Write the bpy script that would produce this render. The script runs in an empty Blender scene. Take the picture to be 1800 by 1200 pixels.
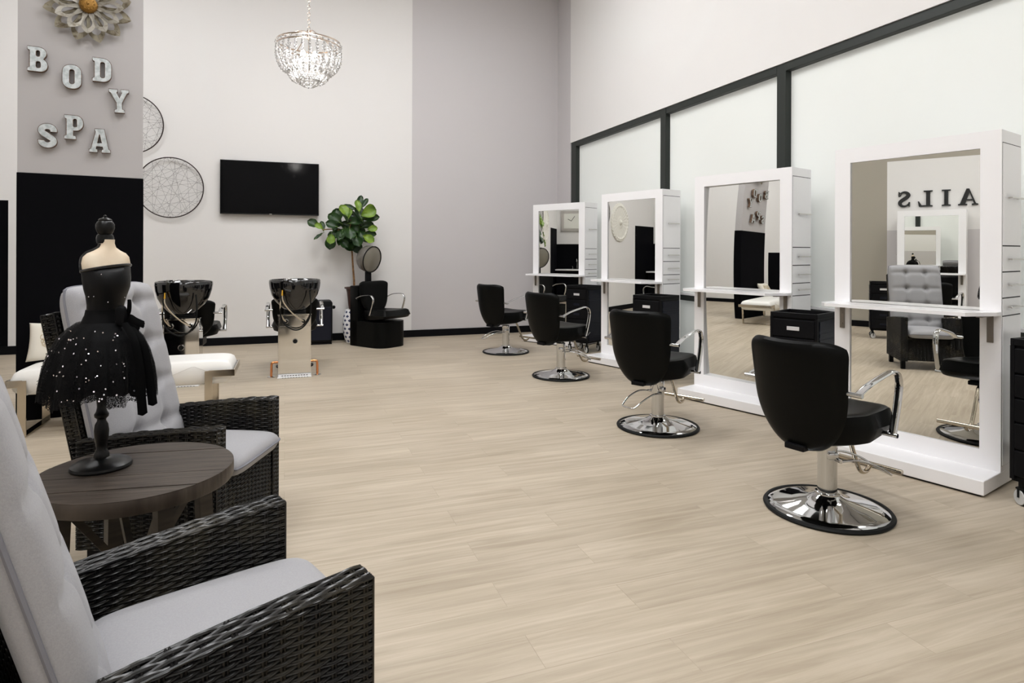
import bpy, bmesh, math, random
from mathutils import Vector, Matrix
PI = math.pi
R = math.radians
SC = bpy.context.scene
COL = SC.collection

# ------------------------------------------------------------------ camera, world, exposure
YAW = R(19.90076)
ROLL = 0.00343
cam_data = bpy.data.cameras.new('camera')
cam = bpy.data.objects.new('camera', cam_data)
COL.objects.link(cam)
cam_data.sensor_fit = 'HORIZONTAL'
cam_data.sensor_width = 36.0
cam_data.lens = 1101.5 / 1800 * 36
cam_data.shift_y = -(600 - 441.57) / 1800
cam_data.clip_start = 0.05
cam.matrix_world = (Matrix.Translation((0, 0, 1.30)) @ Matrix.Rotation(-YAW, 4, 'Z')
                    @ Matrix.Rotation(PI / 2, 4, 'X') @ Matrix.Rotation(ROLL, 4, 'Z'))
SC.camera = cam

world = bpy.data.worlds.new('daylight')
SC.world = world
world.use_nodes = True
wb = world.node_tree.nodes['Background']
wb.inputs[0].default_value = (0.80, 0.88, 1.0, 1)
wb.inputs[1].default_value = 0.6

SC.view_settings.view_transform = 'Standard'
SC.view_settings.look = 'None'
SC.view_settings.gamma = 1.0
SC.view_settings.use_curve_mapping = False
SC.view_settings.exposure = 0.0
SC.cycles.use_denoising = True
SC.cycles.max_bounces = 8
SC.cycles.glossy_bounces = 6
SC.cycles.diffuse_bounces = 5
SC.cycles.transparent_max_bounces = 12
SC.cycles.sample_clamp_indirect = 6.0
SC.cycles.caustics_reflective = False
SC.cycles.caustics_refractive = False

CEIL_LIGHT = 32.0      # ceiling troffers (emission strength)
SPOT_W = 14.0         # track spots on the sign wall
WINDOW_GLOW = 0.13     # daylight coming through the frosted film

# ------------------------------------------------------------------ materials
def mat(name, col, rough=0.5, metal=0.0, spec=0.5, bump=None, emit=None, trans=0.0, ior=1.45,
        coat=0.0, vary=None, alpha=1.0, sheen=0.0):
    m = bpy.data.materials.new(name)
    m.use_nodes = True
    nt = m.node_tree
    b = nt.nodes['Principled BSDF']
    b.inputs['Base Color'].default_value = (*col, 1)
    b.inputs['Roughness'].default_value = rough
    b.inputs['Metallic'].default_value = metal
    b.inputs['Specular IOR Level'].default_value = spec
    b.inputs['IOR'].default_value = ior
    b.inputs['Transmission Weight'].default_value = trans
    b.inputs['Coat Weight'].default_value = coat
    b.inputs['Coat Roughness'].default_value = 0.05
    b.inputs['Alpha'].default_value = alpha
    b.inputs['Sheen Weight'].default_value = sheen
    if emit:
        b.inputs['Emission Color'].default_value = (*emit[0], 1)
        b.inputs['Emission Strength'].default_value = emit[1]
    if bump or vary:
        tc = nt.nodes.new('ShaderNodeTexCoord')
    if bump:                                # (scale, strength, distance[, stretch])
        mp = nt.nodes.new('ShaderNodeMapping')
        if len(bump) > 3:
            mp.inputs['Scale'].default_value = bump[3]
        n = nt.nodes.new('ShaderNodeTexNoise')
        n.inputs['Scale'].default_value = bump[0]
        n.inputs['Detail'].default_value = 4
        bp = nt.nodes.new('ShaderNodeBump')
        bp.inputs['Strength'].default_value = bump[1]
        bp.inputs['Distance'].default_value = bump[2]
        nt.links.new(tc.outputs['Object'], mp.inputs['Vector'])
        nt.links.new(mp.outputs[0], n.inputs['Vector'])
        nt.links.new(n.outputs['Fac'], bp.inputs['Height'])
        nt.links.new(bp.outputs[0], b.inputs['Normal'])
    if vary:                                # (scale, other colour, lo, hi[, stretch])
        mp2 = nt.nodes.new('ShaderNodeMapping')
        if len(vary) > 4:
            mp2.inputs['Scale'].default_value = vary[4]
        n2 = nt.nodes.new('ShaderNodeTexNoise')
        n2.inputs['Scale'].default_value = vary[0]
        n2.inputs['Detail'].default_value = 5
        cr = nt.nodes.new('ShaderNodeValToRGB')
        cr.color_ramp.elements[0].position = vary[2]
        cr.color_ramp.elements[0].color = (*col, 1)
        cr.color_ramp.elements[1].position = vary[3]
        cr.color_ramp.elements[1].color = (*vary[1], 1)
        nt.links.new(tc.outputs['Object'], mp2.inputs['Vector'])
        nt.links.new(mp2.outputs[0], n2.inputs['Vector'])
        nt.links.new(n2.outputs['Fac'], cr.inputs[0])
        nt.links.new(cr.outputs[0], b.inputs['Base Color'])
    return m

def floor_material():
    m = bpy.data.materials.new('oak_plank_vinyl')
    m.use_nodes = True
    nt = m.node_tree
    b = nt.nodes['Principled BSDF']
    L = nt.links
    tc = nt.nodes.new('ShaderNodeTexCoord')
    br = nt.nodes.new('ShaderNodeTexBrick')
    br.offset = 0.37
    br.offset_frequency = 2
    br.inputs['Scale'].default_value = 1.0
    br.inputs['Brick Width'].default_value = 1.22
    br.inputs['Row Height'].default_value = 0.18
    br.inputs['Mortar Size'].default_value = 0.0012
    br.inputs['Mortar Smooth'].default_value = 0.2
    br.inputs['Bias'].default_value = 0.0
    br.inputs['Color1'].default_value = (0.475, 0.411, 0.325, 1)
    br.inputs['Color2'].default_value = (0.425, 0.365, 0.286, 1)
    br.inputs['Mortar'].default_value = (0.37, 0.314, 0.24, 1)
    L.new(tc.outputs['Object'], br.inputs['Vector'])
    mp = nt.nodes.new('ShaderNodeMapping')
    mp.inputs['Scale'].default_value = (0.9, 16, 1)
    L.new(tc.outputs['Object'], mp.inputs['Vector'])
    # shift the grain from plank to plank
    ad = nt.nodes.new('ShaderNodeVectorMath'); ad.operation = 'ADD'
    sc = nt.nodes.new('ShaderNodeVectorMath'); sc.operation = 'SCALE'; sc.inputs['Scale'].default_value = 60
    L.new(br.outputs['Color'], sc.inputs[0])
    L.new(mp.outputs[0], ad.inputs[0]); L.new(sc.outputs[0], ad.inputs[1])
    n = nt.nodes.new('ShaderNodeTexNoise')
    n.inputs['Scale'].default_value = 1.6
    n.inputs['Detail'].default_value = 7
    n.inputs['Roughness'].default_value = 0.62
    n.inputs['Distortion'].default_value = 0.7
    L.new(ad.outputs[0], n.inputs['Vector'])
    cr = nt.nodes.new('ShaderNodeValToRGB')
    cr.color_ramp.elements[0].position = 0.30; cr.color_ramp.elements[0].color = (0.80, 0.77, 0.73, 1)
    cr.color_ramp.elements[1].position = 0.68; cr.color_ramp.elements[1].color = (1.12, 1.12, 1.12, 1)
    L.new(n.outputs['Fac'], cr.inputs[0])
    mx = nt.nodes.new('ShaderNodeMix'); mx.data_type = 'RGBA'; mx.blend_type = 'MULTIPLY'
    mx.inputs['Factor'].default_value = 1.0
    L.new(br.outputs['Color'], mx.inputs['A']); L.new(cr.outputs[0], mx.inputs['B'])
    # large soft blotches
    n3 = nt.nodes.new('ShaderNodeTexNoise'); n3.inputs['Scale'].default_value = 1.3; n3.inputs['Detail'].default_value = 3
    L.new(tc.outputs['Object'], n3.inputs['Vector'])
    cr3 = nt.nodes.new('ShaderNodeValToRGB')
    cr3.color_ramp.elements[0].position = 0.35; cr3.color_ramp.elements[0].color = (0.93, 0.92, 0.90, 1)
    cr3.color_ramp.elements[1].position = 0.65; cr3.color_ramp.elements[1].color = (1.03, 1.03, 1.03, 1)
    L.new(n3.outputs['Fac'], cr3.inputs[0])
    mx2 = nt.nodes.new('ShaderNodeMix'); mx2.data_type = 'RGBA'; mx2.blend_type = 'MULTIPLY'
    mx2.inputs['Factor'].default_value = 1.0
    L.new(mx.outputs['Result'], mx2.inputs['A']); L.new(cr3.outputs[0], mx2.inputs['B'])
    L.new(mx2.outputs['Result'], b.inputs['Base Color'])
    b.inputs['Roughness'].default_value = 0.46
    b.inputs['Specular IOR Level'].default_value = 0.35
    bp = nt.nodes.new('ShaderNodeBump'); bp.inputs['Strength'].default_value = 0.12; bp.inputs['Distance'].default_value = 0.002
    L.new(n.outputs['Fac'], bp.inputs['Height'])
    L.new(bp.outputs[0], b.inputs['Normal'])
    return m

def net_material(name, col, scale, thr, aniso=(1, 1, 1)):
    """sheer tulle: threads with open holes between them"""
    m = bpy.data.materials.new(name)
    m.use_nodes = True
    nt = m.node_tree
    b = nt.nodes['Principled BSDF']
    b.inputs['Base Color'].default_value = (*col, 1)
    b.inputs['Roughness'].default_value = 0.6
    b.inputs['Specular IOR Level'].default_value = 0.1
    tc = nt.nodes.new('ShaderNodeTexCoord')
    mp = nt.nodes.new('ShaderNodeMapping'); mp.inputs['Scale'].default_value = aniso
    v = nt.nodes.new('ShaderNodeTexVoronoi'); v.feature = 'DISTANCE_TO_EDGE'
    v.inputs['Scale'].default_value = scale
    lt = nt.nodes.new('ShaderNodeMath'); lt.operation = 'LESS_THAN'; lt.inputs[1].default_value = thr
    nt.links.new(tc.outputs['UV'], mp.inputs['Vector'])
    nt.links.new(mp.outputs[0], v.inputs['Vector'])
    nt.links.new(v.outputs['Distance'], lt.inputs[0])
    nt.links.new(lt.outputs[0], b.inputs['Alpha'])
    return m

def quatrefoil_material():
    m = bpy.data.materials.new('white_ceramic_blue_quatrefoils')
    m.use_nodes = True
    nt = m.node_tree
    b = nt.nodes['Principled BSDF']
    b.inputs['Roughness'].default_value = 0.15
    L = nt.links
    tc = nt.nodes.new('ShaderNodeTexCoord')
    sep = nt.nodes.new('ShaderNodeSeparateXYZ'); L.new(tc.outputs['UV'], sep.inputs[0])
    def mth(op, a, c=None, c2=None):
        n = nt.nodes.new('ShaderNodeMath'); n.operation = op
        for i, x in enumerate((a, c, c2)):
            if x is None: continue
            if hasattr(x, 'is_output'): L.new(x, n.inputs[i])
            else: n.inputs[i].default_value = x
        return n.outputs[0]
    row = mth('FLOOR', mth('MULTIPLY', sep.outputs['Y'], 9.0))
    odd = mth('MULTIPLY', mth('MODULO', row, 2.0), 0.5)
    fu = mth('SUBTRACT', mth('FRACT', mth('ADD', mth('MULTIPLY', sep.outputs['X'], 12.0), odd)), 0.5)
    fv = mth('SUBTRACT', mth('FRACT', mth('MULTIPLY', sep.outputs['Y'], 9.0)), 0.5)
    au = mth('ABSOLUTE', fu); av = mth('ABSOLUTE', fv)
    d1 = mth('SQRT', mth('ADD', mth('POWER', mth('SUBTRACT', au, 0.17), 2.0), mth('POWER', fv, 2.0)))
    d2 = mth('SQRT', mth('ADD', mth('POWER', mth('SUBTRACT', av, 0.17), 2.0), mth('POWER', fu, 2.0)))
    hit = mth('LESS_THAN', mth('MINIMUM', d1, d2), 0.15)
    mx = nt.nodes.new('ShaderNodeMix'); mx.data_type = 'RGBA'
    mx.inputs['A'].default_value = (0.80, 0.80, 0.82, 1); mx.inputs['B'].default_value = (0.05, 0.06, 0.13, 1)
    L.new(hit, mx.inputs['Factor']); L.new(mx.outputs['Result'], b.inputs['Base Color'])
    return m

M = {}
M['floor'] = floor_material()
M['white_wall'] = mat('white_wall_paint', (0.735, 0.718, 0.705), 0.75, spec=0.2, bump=(90, 0.05, 0.002))
M['gray_wall'] = mat('gray_wall_paint', (0.555, 0.531, 0.536), 0.7, spec=0.2, bump=(90, 0.05, 0.002))
M['gray_wall_shaded'] = mat('gray_wall_paint_shaded', (0.43, 0.412, 0.412), 0.7, spec=0.2, bump=(90, 0.05, 0.002))  # same gray paint, darkened to put the sign wall's weaker light into the colour
M['taupe_wall'] = mat('taupe_wall_paint', (0.36, 0.33, 0.28), 0.7, spec=0.2)
M['black_wall'] = mat('black_wall_paint', (0.0035, 0.0035, 0.0045), 0.7, spec=0.03)
M['black_base'] = mat('black_baseboard_paint', (0.006, 0.006, 0.007), 0.6, spec=0.06)
M['ceiling'] = mat('ceiling_paint', (0.78, 0.77, 0.75), 0.85, spec=0.1)
M['frame'] = mat('dark_window_metal', (0.018, 0.022, 0.019), 0.45, spec=0.4)
M['frost'] = mat('frosted_window_film', (0.672, 0.682, 0.657), 0.6, emit=((0.95, 1.0, 0.965), WINDOW_GLOW))
M['laminate'] = mat('white_laminate', (0.86, 0.85, 0.86), 0.22, spec=0.45)
M['gap'] = mat('dark_gap', (0.02, 0.02, 0.02), 0.8)
M['mirror'] = mat('mirror_glass', (0.88, 0.885, 0.86), 0.0, 1.0)
M['steel'] = mat('brushed_nickel', (0.62, 0.60, 0.57), 0.28, 1.0)
M['bronze'] = mat('dull_bracket_metal', (0.25, 0.22, 0.19), 0.4, 1.0)
M['chrome'] = mat('chrome', (0.60, 0.605, 0.61), 0.05, 1.0)
M['chrome_warm'] = mat('warm_chrome', (0.56, 0.50, 0.41), 0.10, 1.0)
M['leather'] = mat('black_vinyl', (0.0028, 0.0030, 0.0028), 0.36, spec=0.11, bump=(160, 0.12, 0.001))
M['rubber'] = mat('black_rubber', (0.005, 0.0055, 0.0055), 0.55, spec=0.2)
M['plastic'] = mat('black_plastic', (0.004, 0.004, 0.0048), 0.45, spec=0.14, bump=(300, 0.08, 0.001))
M['plastic_side'] = mat('dark_ribbed_plastic', (0.008, 0.009, 0.016), 0.45, spec=0.2, bump=(300, 0.08, 0.001))
M['wheel'] = mat('pale_gray_wheel', (0.50, 0.50, 0.49), 0.4)
M['tag'] = mat('silver_tag', (0.75, 0.74, 0.74), 0.3, 0.3)
M['gloss_black'] = mat('gloss_black_ceramic', (0.0035, 0.0035, 0.004), 0.045, spec=0.6, coat=0.5)
M['stainless'] = mat('polished_stainless', (0.72, 0.70, 0.665), 0.07, 1.0)
M['copper'] = mat('copper_pipe', (0.72, 0.30, 0.13), 0.22, 1.0)
M['braid'] = mat('braided_hose', (0.62, 0.54, 0.42), 0.35, 0.7, bump=(600, 0.5, 0.002))
M['brass'] = mat('yellow_brass_fitting', (0.75, 0.42, 0.05), 0.25, 0.8)
M['screen'] = mat('tv_screen_glass', (0.002, 0.002, 0.0025), 0.08, spec=0.10)
M['tv'] = mat('tv_bezel_plastic', (0.008, 0.008, 0.009), 0.35, spec=0.25)
M['wire'] = mat('dark_bronze_wire', (0.045, 0.032, 0.030), 0.45, 0.6)
M['galv'] = mat('galvanized_steel', (0.36, 0.39, 0.395), 0.42, 0.35, vary=(38, (0.52, 0.55, 0.555), 0.38, 0.62))
M['rust'] = mat('rusty_edge', (0.085, 0.050, 0.032), 0.7, vary=(60, (0.20, 0.13, 0.09), 0.4, 0.7))
M['petal'] = mat('antiqued_petal_metal', (0.34, 0.30, 0.22), 0.45, 0.35, vary=(24, (0.12, 0.085, 0.045), 0.48, 0.70))
M['petal_light'] = mat('pale_petal_metal', (0.52, 0.49, 0.43), 0.42, 0.3, vary=(24, (0.24, 0.19, 0.12), 0.52, 0.75))
M['petal_core'] = mat('old_gold_button', (0.28, 0.145, 0.030), 0.45, 0.6, bump=(120, 0.8, 0.006))
M['wicker'] = mat('dark_synthetic_wicker', (0.0065, 0.006, 0.0058), 0.27, spec=0.45, vary=(8, (0.028, 0.024, 0.016), 0.45, 0.66))
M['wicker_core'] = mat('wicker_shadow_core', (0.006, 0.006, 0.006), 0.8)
M['cushion'] = mat('light_gray_linen', (0.315, 0.311, 0.324), 0.9, spec=0.1, bump=(420, 0.25, 0.0012), vary=(260, (0.345, 0.341, 0.354), 0.35, 0.65), sheen=0.15)
M['piping'] = mat('gray_piping', (0.20, 0.20, 0.225), 0.85, spec=0.15)
M['oak_dark'] = mat('espresso_wood', (0.031, 0.023, 0.0175), 0.42, spec=0.3, bump=(9, 0.35, 0.003, (1, 14, 1)), vary=(5, (0.074, 0.058, 0.046), 0.35, 0.72, (1, 9, 1)))
M['oak_leg'] = mat('dark_table_leg_wood', (0.022, 0.016, 0.011), 0.5, vary=(6, (0.045, 0.034, 0.024), 0.4, 0.7, (1, 1, 8)))
M['black_wood'] = mat('black_lacquered_wood', (0.003, 0.003, 0.003), 0.30, spec=0.28)
M['cream'] = mat('aged_cream_plaster', (0.66, 0.54, 0.40), 0.6, vary=(9, (0.76, 0.66, 0.52), 0.35, 0.65))
M['sequin_cloth'] = mat('black_sequin_cloth', (0.003, 0.003, 0.0035), 0.36, spec=0.20, bump=(520, 0.45, 0.0015))
M['black_cloth'] = mat('black_satin_cloth', (0.0035, 0.0035, 0.004), 0.6, spec=0.10)
M['satin_trim'] = mat('black_patent_trim', (0.006, 0.006, 0.007), 0.12, spec=0.6)
M['tulle'] = net_material('black_net_tulle', (0.0035, 0.0035, 0.004), 1.0, 0.14, (300, 84, 1))
M['sequin'] = mat('silver_sequin', (0.92, 0.88, 0.95), 0.14, 1.0)
M['bench'] = mat('white_leatherette', (0.80, 0.785, 0.755), 0.42, spec=0.35, bump=(240, 0.06, 0.001))
M['seam'] = mat('bench_seam', (0.58, 0.56, 0.53), 0.6)
M['pillow'] = mat('cream_pillow_cloth', (0.70, 0.66, 0.58), 0.85, spec=0.15, bump=(400, 0.2, 0.001))
M['embroider'] = mat('tan_embroidery', (0.42, 0.34, 0.21), 0.7)
M['leaf'] = mat('fig_leaf_green', (0.010, 0.036, 0.007), 0.36, spec=0.45, vary=(9, (0.022, 0.058, 0.009), 0.42, 0.68))
M['leaf_young'] = mat('young_fig_leaf_green', (0.17, 0.27, 0.025), 0.45, vary=(10, (0.085, 0.165, 0.018), 0.42, 0.66))
M['bark'] = mat('tan_bark', (0.27, 0.14, 0.055), 0.75, vary=(30, (0.16, 0.08, 0.03), 0.4, 0.6))
M['pot'] = mat('brown_pot_glaze', (0.055, 0.025, 0.018), 0.4)
M['quatrefoil'] = quatrefoil_material()
M['smoke'] = mat('smoked_visor', (0.20, 0.185, 0.150), 0.16, spec=0.6, bump=(5, 0.25, 0.02))
M['hood'] = mat('gray_brown_hood_shell', (0.115, 0.105, 0.092), 0.22, spec=0.5)
M['gold'] = mat('rose_gold_metal', (0.62, 0.52, 0.44), 0.2, 1.0)
M['crystal'] = mat('clear_crystal', (0.95, 0.94, 0.93), 0.04, spec=0.9, trans=0.62, ior=1.5)
M['bulb'] = mat('lit_candle_bulb', (1, 1, 1), 0.4, emit=((1.0, 0.97, 0.95), 45.0))
M['troffer'] = mat('lit_diffuser', (0.9, 0.9, 0.9), 0.5, emit=((0.975, 0.985, 1.0), CEIL_LIGHT))
M['white_metal'] = mat('white_enamel', (0.78, 0.78, 0.78), 0.35)
M['plaster'] = mat('white_plaster_relief', (0.74, 0.72, 0.66), 0.7)
M['wall_letter_black'] = mat('black_painted_letter', (0.008, 0.008, 0.008), 0.5)
M['clock'] = mat('clock_face', (0.72, 0.72, 0.66), 0.4)

# ------------------------------------------------------------------ geometry helpers
class MB:
    def __init__(self):
        self.bm = bmesh.new()
        self.uv = None
    def uvl(self):
        if self.uv is None:
            self.uv = self.bm.loops.layers.uv.new('UVMap')
        return self.uv
    def face(self, vs, mi=0):
        try:
            f = self.bm.faces.new(vs)
            f.material_index = mi
            return f
        except ValueError:
            return None
    def box(self, c, s, rot=None, bevel=0.0, mi=0, seg=2):
        g = bmesh.ops.create_cube(self.bm, size=1.0)
        vs = g['verts']
        for v in vs:
            v.co = Vector((v.co.x * s[0], v.co.y * s[1], v.co.z * s[2]))
        es = list({e for v in vs for e in v.link_edges})
        fs = list({f for v in vs for f in v.link_faces})
        for f in fs: f.material_index = mi
        if bevel > 0:
            r = bmesh.ops.bevel(self.bm, geom=es, offset=bevel, segments=seg, affect='EDGES', profile=0.5)
            vs = list({v for f in r['faces'] for v in f.verts} | {v for v in vs if v.is_valid})
            for f in r['faces']: f.material_index = mi
        T = Matrix.Translation(c) @ (rot.to_4x4() if rot is not None else Matrix.Identity(4))
        for v in vs: v.co = T @ v.co
        return self
    def boxr(self, x0, x1, y0, y1, z0, z1, bevel=0.0, mi=0):
        return self.box(((x0 + x1) / 2, (y0 + y1) / 2, (z0 + z1) / 2), (x1 - x0, y1 - y0, z1 - z0), bevel=bevel, mi=mi)
    def ring_faces(self, a, b, mi=0):
        n = len(a)
        for i in range(n):
            self.face((a[i], a[(i + 1) % n], b[(i + 1) % n], b[i]), mi)
    def loft(self, rings, mi=0, cap0=True, cap1=True):
        rv = [[self.bm.verts.new(p) for p in r] for r in rings]
        for a, b in zip(rv, rv[1:]): self.ring_faces(a, b, mi)
        if cap0: self.face(list(reversed(rv[0])), mi)
        if cap1: self.face(rv[-1], mi)
        return self
    def lathe(self, prof, n=32, c=(0, 0, 0), axis=None, mi=0, cap0=True, cap1=True):
        q = Matrix.Identity(3)
        if axis is not None: q = Vector((0, 0, 1)).rotation_difference(Vector(axis)).to_matrix()
        c = Vector(c)
        rings = [[c + q @ Vector((r * math.cos(2 * PI * i / n), r * math.sin(2 * PI * i / n), z)) for i in range(n)] for r, z in prof]
        return self.loft(rings, mi, cap0, cap1)
    def cyl(self, p0, p1, r0, r1=None, n=20, mi=0):
        r1 = r0 if r1 is None else r1
        d = Vector(p1) - Vector(p0)
        return self.lathe([(r0, 0), (r1, d.length)], n, p0, d, mi)
    def tube(self, path, r, n=8, closed=False, mi=0, caps=True):
        P = [Vector(p) for p in path]
        k = len(P)
        rr = r if hasattr(r, '__len__') else [r] * k
        T = []
        for i in range(k):
            if closed: t = P[(i + 1) % k] - P[i - 1]
            else: t = P[min(i + 1, k - 1)] - P[max(i - 1, 0)]
            T.append(t.normalized() if t.length > 1e-9 else Vector((0, 0, 1)))
        u = T[0].orthogonal().normalized()
        rings = []
        for i in range(k):
            u = (u - T[i] * u.dot(T[i]))
            u = u.normalized() if u.length > 1e-6 else T[i].orthogonal().normalized()
            w = T[i].cross(u)
            rings.append([P[i] + (u * math.cos(2 * PI * j / n) + w * math.sin(2 * PI * j / n)) * rr[i] for j in range(n)])
        rv = [[self.bm.verts.new(p) for p in q] for q in rings]
        for a, b in zip(rv, rv[1:]): self.ring_faces(a, b, mi)
        if closed:
            a, b = rv[-1], rv[0]
            best = min(range(n), key=lambda s: sum((a[j].co - b[(j + s) % n].co).length for j in range(n)))
            self.ring_faces(a, b[best:] + b[:best], mi)
        elif caps:
            self.face(list(reversed(rv[0])), mi); self.face(rv[-1], mi)
        return self
    def sweep(self, path, prof, side, mi=0, closed=False):
        """sweep a 2-D profile (a along side, b along tangent x side)"""
        P = [Vector(p) for p in path]; side = Vector(side).normalized()
        k = len(P); rings = []
        for i in range(k):
            if closed: t = (P[(i + 1) % k] - P[i - 1]).normalized()
            else: t = (P[min(i + 1, k - 1)] - P[max(i - 1, 0)]).normalized()
            nn = t.cross(side).normalized()
            rings.append([P[i] + side * a + nn * b for a, b in prof])
        if closed:
            rv = [[self.bm.verts.new(p) for p in q] for q in rings]
            for i in range(k): self.ring_faces(rv[i], rv[(i + 1) % k], mi)
            return self
        return self.loft(rings, mi)
    def prism(self, poly, z0, z1, mi=0, M4=None):
        a = [Vector((x, y, z0)) for x, y in poly]; b = [Vector((x, y, z1)) for x, y in poly]
        if M4 is not None: a = [M4 @ p for p in a]; b = [M4 @ p for p in b]
        return self.loft([a, b], mi)
    def grid(self, fn, nu, nv, closed_u=False, mi=0, uv=None):
        V = [[self.bm.verts.new(fn(i / nu, j / nv)) for i in range(nu if closed_u else nu + 1)] for j in range(nv + 1)]
        L = self.uvl() if uv else None
        for j in range(nv):
            for i in range(nu):
                i2 = (i + 1) % nu if closed_u else i + 1
                f = self.face((V[j][i], V[j][i2], V[j + 1][i2], V[j + 1][i]), mi)
                if f and L:
                    for l, (a, b) in zip(f.loops, ((i, j), (i + 1, j), (i + 1, j + 1), (i, j + 1))):
                        l[L].uv = (a / nu * uv[0], b / nv * uv[1])
        return V
    def pillow(self, fn, n=20, m=20, mi=0):
        """fn(u, v, s) with u, v in -1..1 and s = +1 / -1 for the two skins"""
        for s in (1, -1):
            V = [[self.bm.verts.new(fn(-1 + 2 * i / n, -1 + 2 * j / m, s)) for i in range(n + 1)] for j in range(m + 1)]
            for j in range(m):
                for i in range(n):
                    q = (V[j][i], V[j][i + 1], V[j + 1][i + 1], V[j + 1][i])
                    self.face(q if s > 0 else tuple(reversed(q)), mi)
        bmesh.ops.remove_doubles(self.bm, verts=self.bm.verts[:], dist=1e-5)
        return self
    def ball(self, c, r, sub=2, scale=(1, 1, 1), mi=0):
        g = bmesh.ops.create_icosphere(self.bm, subdivisions=sub, radius=r)
        for v in g['verts']:
            v.co = Vector((v.co.x * scale[0], v.co.y * scale[1], v.co.z * scale[2])) + Vector(c)
            for f in v.link_faces: f.material_index = mi
        return self
    def build(self, name, mats, parent=None, smooth=True, angle=38, loc=None, rot=None, fix=True):
        if fix: bmesh.ops.recalc_face_normals(self.bm, faces=self.bm.faces[:])
        me = bpy.data.meshes.new(name)
        self.bm.to_mesh(me); self.bm.free()
        for m in (mats if isinstance(mats, (list, tuple)) else [mats]):
            me.materials.append(M[m] if isinstance(m, str) else m)
        if smooth:
            me.shade_smooth(); me.set_sharp_from_angle(angle=R(angle))
        o = bpy.data.objects.new(name, me)
        COL.objects.link(o)
        if parent is not None: o.parent = parent
        if loc is not None: o.location = loc
        if rot is not None: o.rotation_euler = rot
        return o

def tag(o, label, cat, group=None):
    o['label'] = label; o['category'] = cat
    if group: o['group'] = group
    return o
def thing(name, label, cat, loc=(0, 0, 0), rz=0.0, group=None):
    o = bpy.data.objects.new(name, None)
    o.empty_display_size = 0.1
    COL.objects.link(o)
    o.location = loc; o.rotation_euler = (0, 0, rz)
    return tag(o, label, cat, group)
def struct(o):
    o['kind'] = 'structure'
    return o
def kids(o): return [c for c in bpy.data.objects if c.parent == o]
def dup(o, label, loc=None, rz=None):
    c = o.copy(); COL.objects.link(c)
    c['label'] = label
    if loc is not None: c.location = loc
    if rz is not None: c.rotation_euler = (0, 0, rz)
    out = [c]
    for k in kids(o):
        k2 = k.copy(); COL.objects.link(k2); k2.parent = c
        for g in kids(k):
            g2 = g.copy(); COL.objects.link(g2); g2.parent = k2
    return c
def arc(cx, cy, rx, ry, a0, a1, n=12):
    return [(cx + rx * math.cos(R(a0 + (a1 - a0) * i / n)), cy + ry * math.sin(R(a0 + (a1 - a0) * i / n))) for i in range(n + 1)]
def bez(p, n=10):
    """smooth open path through points (Catmull-Rom)"""
    P = [Vector(q) for q in p]; out = []
    for i in range(len(P) - 1):
        a, b, c, d = P[max(i - 1, 0)], P[i], P[i + 1], P[min(i + 2, len(P) - 1)]
        for k in range(n):
            t = k / n
            out.append(0.5 * ((2 * b) + (c - a) * t + (2 * a - 5 * b + 4 * c - d) * t * t + (3 * b - a - 3 * c + d) * t ** 3))
    out.append(P[-1])
    return out
def glyph(name, loops, depth, mats, bevel=0.0):
    """flat outline with holes extruded to a solid; front = +Z, front face material 0, sides material 1"""
    cu = bpy.data.curves.new(name, 'CURVE')
    cu.dimensions = '2D'; cu.fill_mode = 'BOTH'; cu.extrude = depth / 2
    for lp in loops:
        s = cu.splines.new('POLY'); s.points.add(len(lp) - 1); s.use_cyclic_u = True
        for p, (x, y) in zip(s.points, lp): p.co = (x, y, 0, 1)
    tmp = bpy.data.objects.new(name, cu); COL.objects.link(tmp)
    dg = bpy.context.evaluated_depsgraph_get(); dg.update()
    me = bpy.data.meshes.new_from_object(tmp.evaluated_get(dg))
    bpy.data.objects.remove(tmp); bpy.data.curves.remove(cu)
    me.name = name
    me.materials.clear()
    for m in mats: me.materials.append(M[m])
    for p in me.polygons:
        p.material_index = 0 if abs(p.normal.z) > 0.9 else min(1, len(mats) - 1)
        p.use_smooth = False
    o = bpy.data.objects.new(name, me); COL.objects.link(o)
    return o

# ------------------------------------------------------------------ the room
XL, XR, YN, YF, ZC = -4.3, 4.2, -3.0, 9.42, 5.6
def quads(name, mats, fs):
    b = MB()
    for pts, mi in fs: b.face([b.bm.verts.new(p) for p in pts], mi)
    return struct(b.build(name, mats, smooth=False, fix=False))
quads('floor', ['floor'], [([(XL, YN, 0), (XR, YN, 0), (XR, YF, 0), (XL, YF, 0)], 0)])
quads('ceiling', ['ceiling'], [([(XL, YN, ZC), (XL, YF, ZC), (XR, YF, ZC), (XR, YN, ZC)], 0)])
GX = 1.797
fs = []
for x0, x1, z0, z1, mi in ((XL, -3.225, 0, 1.91, 2), (XL, -3.225, 1.91, ZC, 0), (-3.225, GX, 0, ZC, 0), (GX, XR, 0, ZC, 1)):
    fs.append(([(x0, YF, z0), (x1, YF, z0), (x1, YF, z1), (x0, YF, z1)], mi))
quads('wall_far', ['white_wall', 'gray_wall', 'black_wall'], fs)
fs = []
for y0, y1, z0, z1, mi in ((YN, 4.08, 0, 1.68, 1), (YN, 4.08, 1.68, 2.86, 0), (YN, 4.08, 2.86, ZC, 2), (4.08, 5.15, 0, ZC, 2),
                           (5.15, 6.30, 0, 1.5, 3), (6.30, 8.25, 0, 1.5, 0), (8.25, YF, 0, 1.5, 3), (5.15, YF, 1.5, ZC, 0)):
    fs.append(([(XL, y1, z0), (XL, y0, z0), (XL, y0, z1), (XL, y1, z1)][::-1], mi))
quads('wall_left', ['white_wall', 'gray_wall', 'taupe_wall', 'black_wall'], fs)
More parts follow.
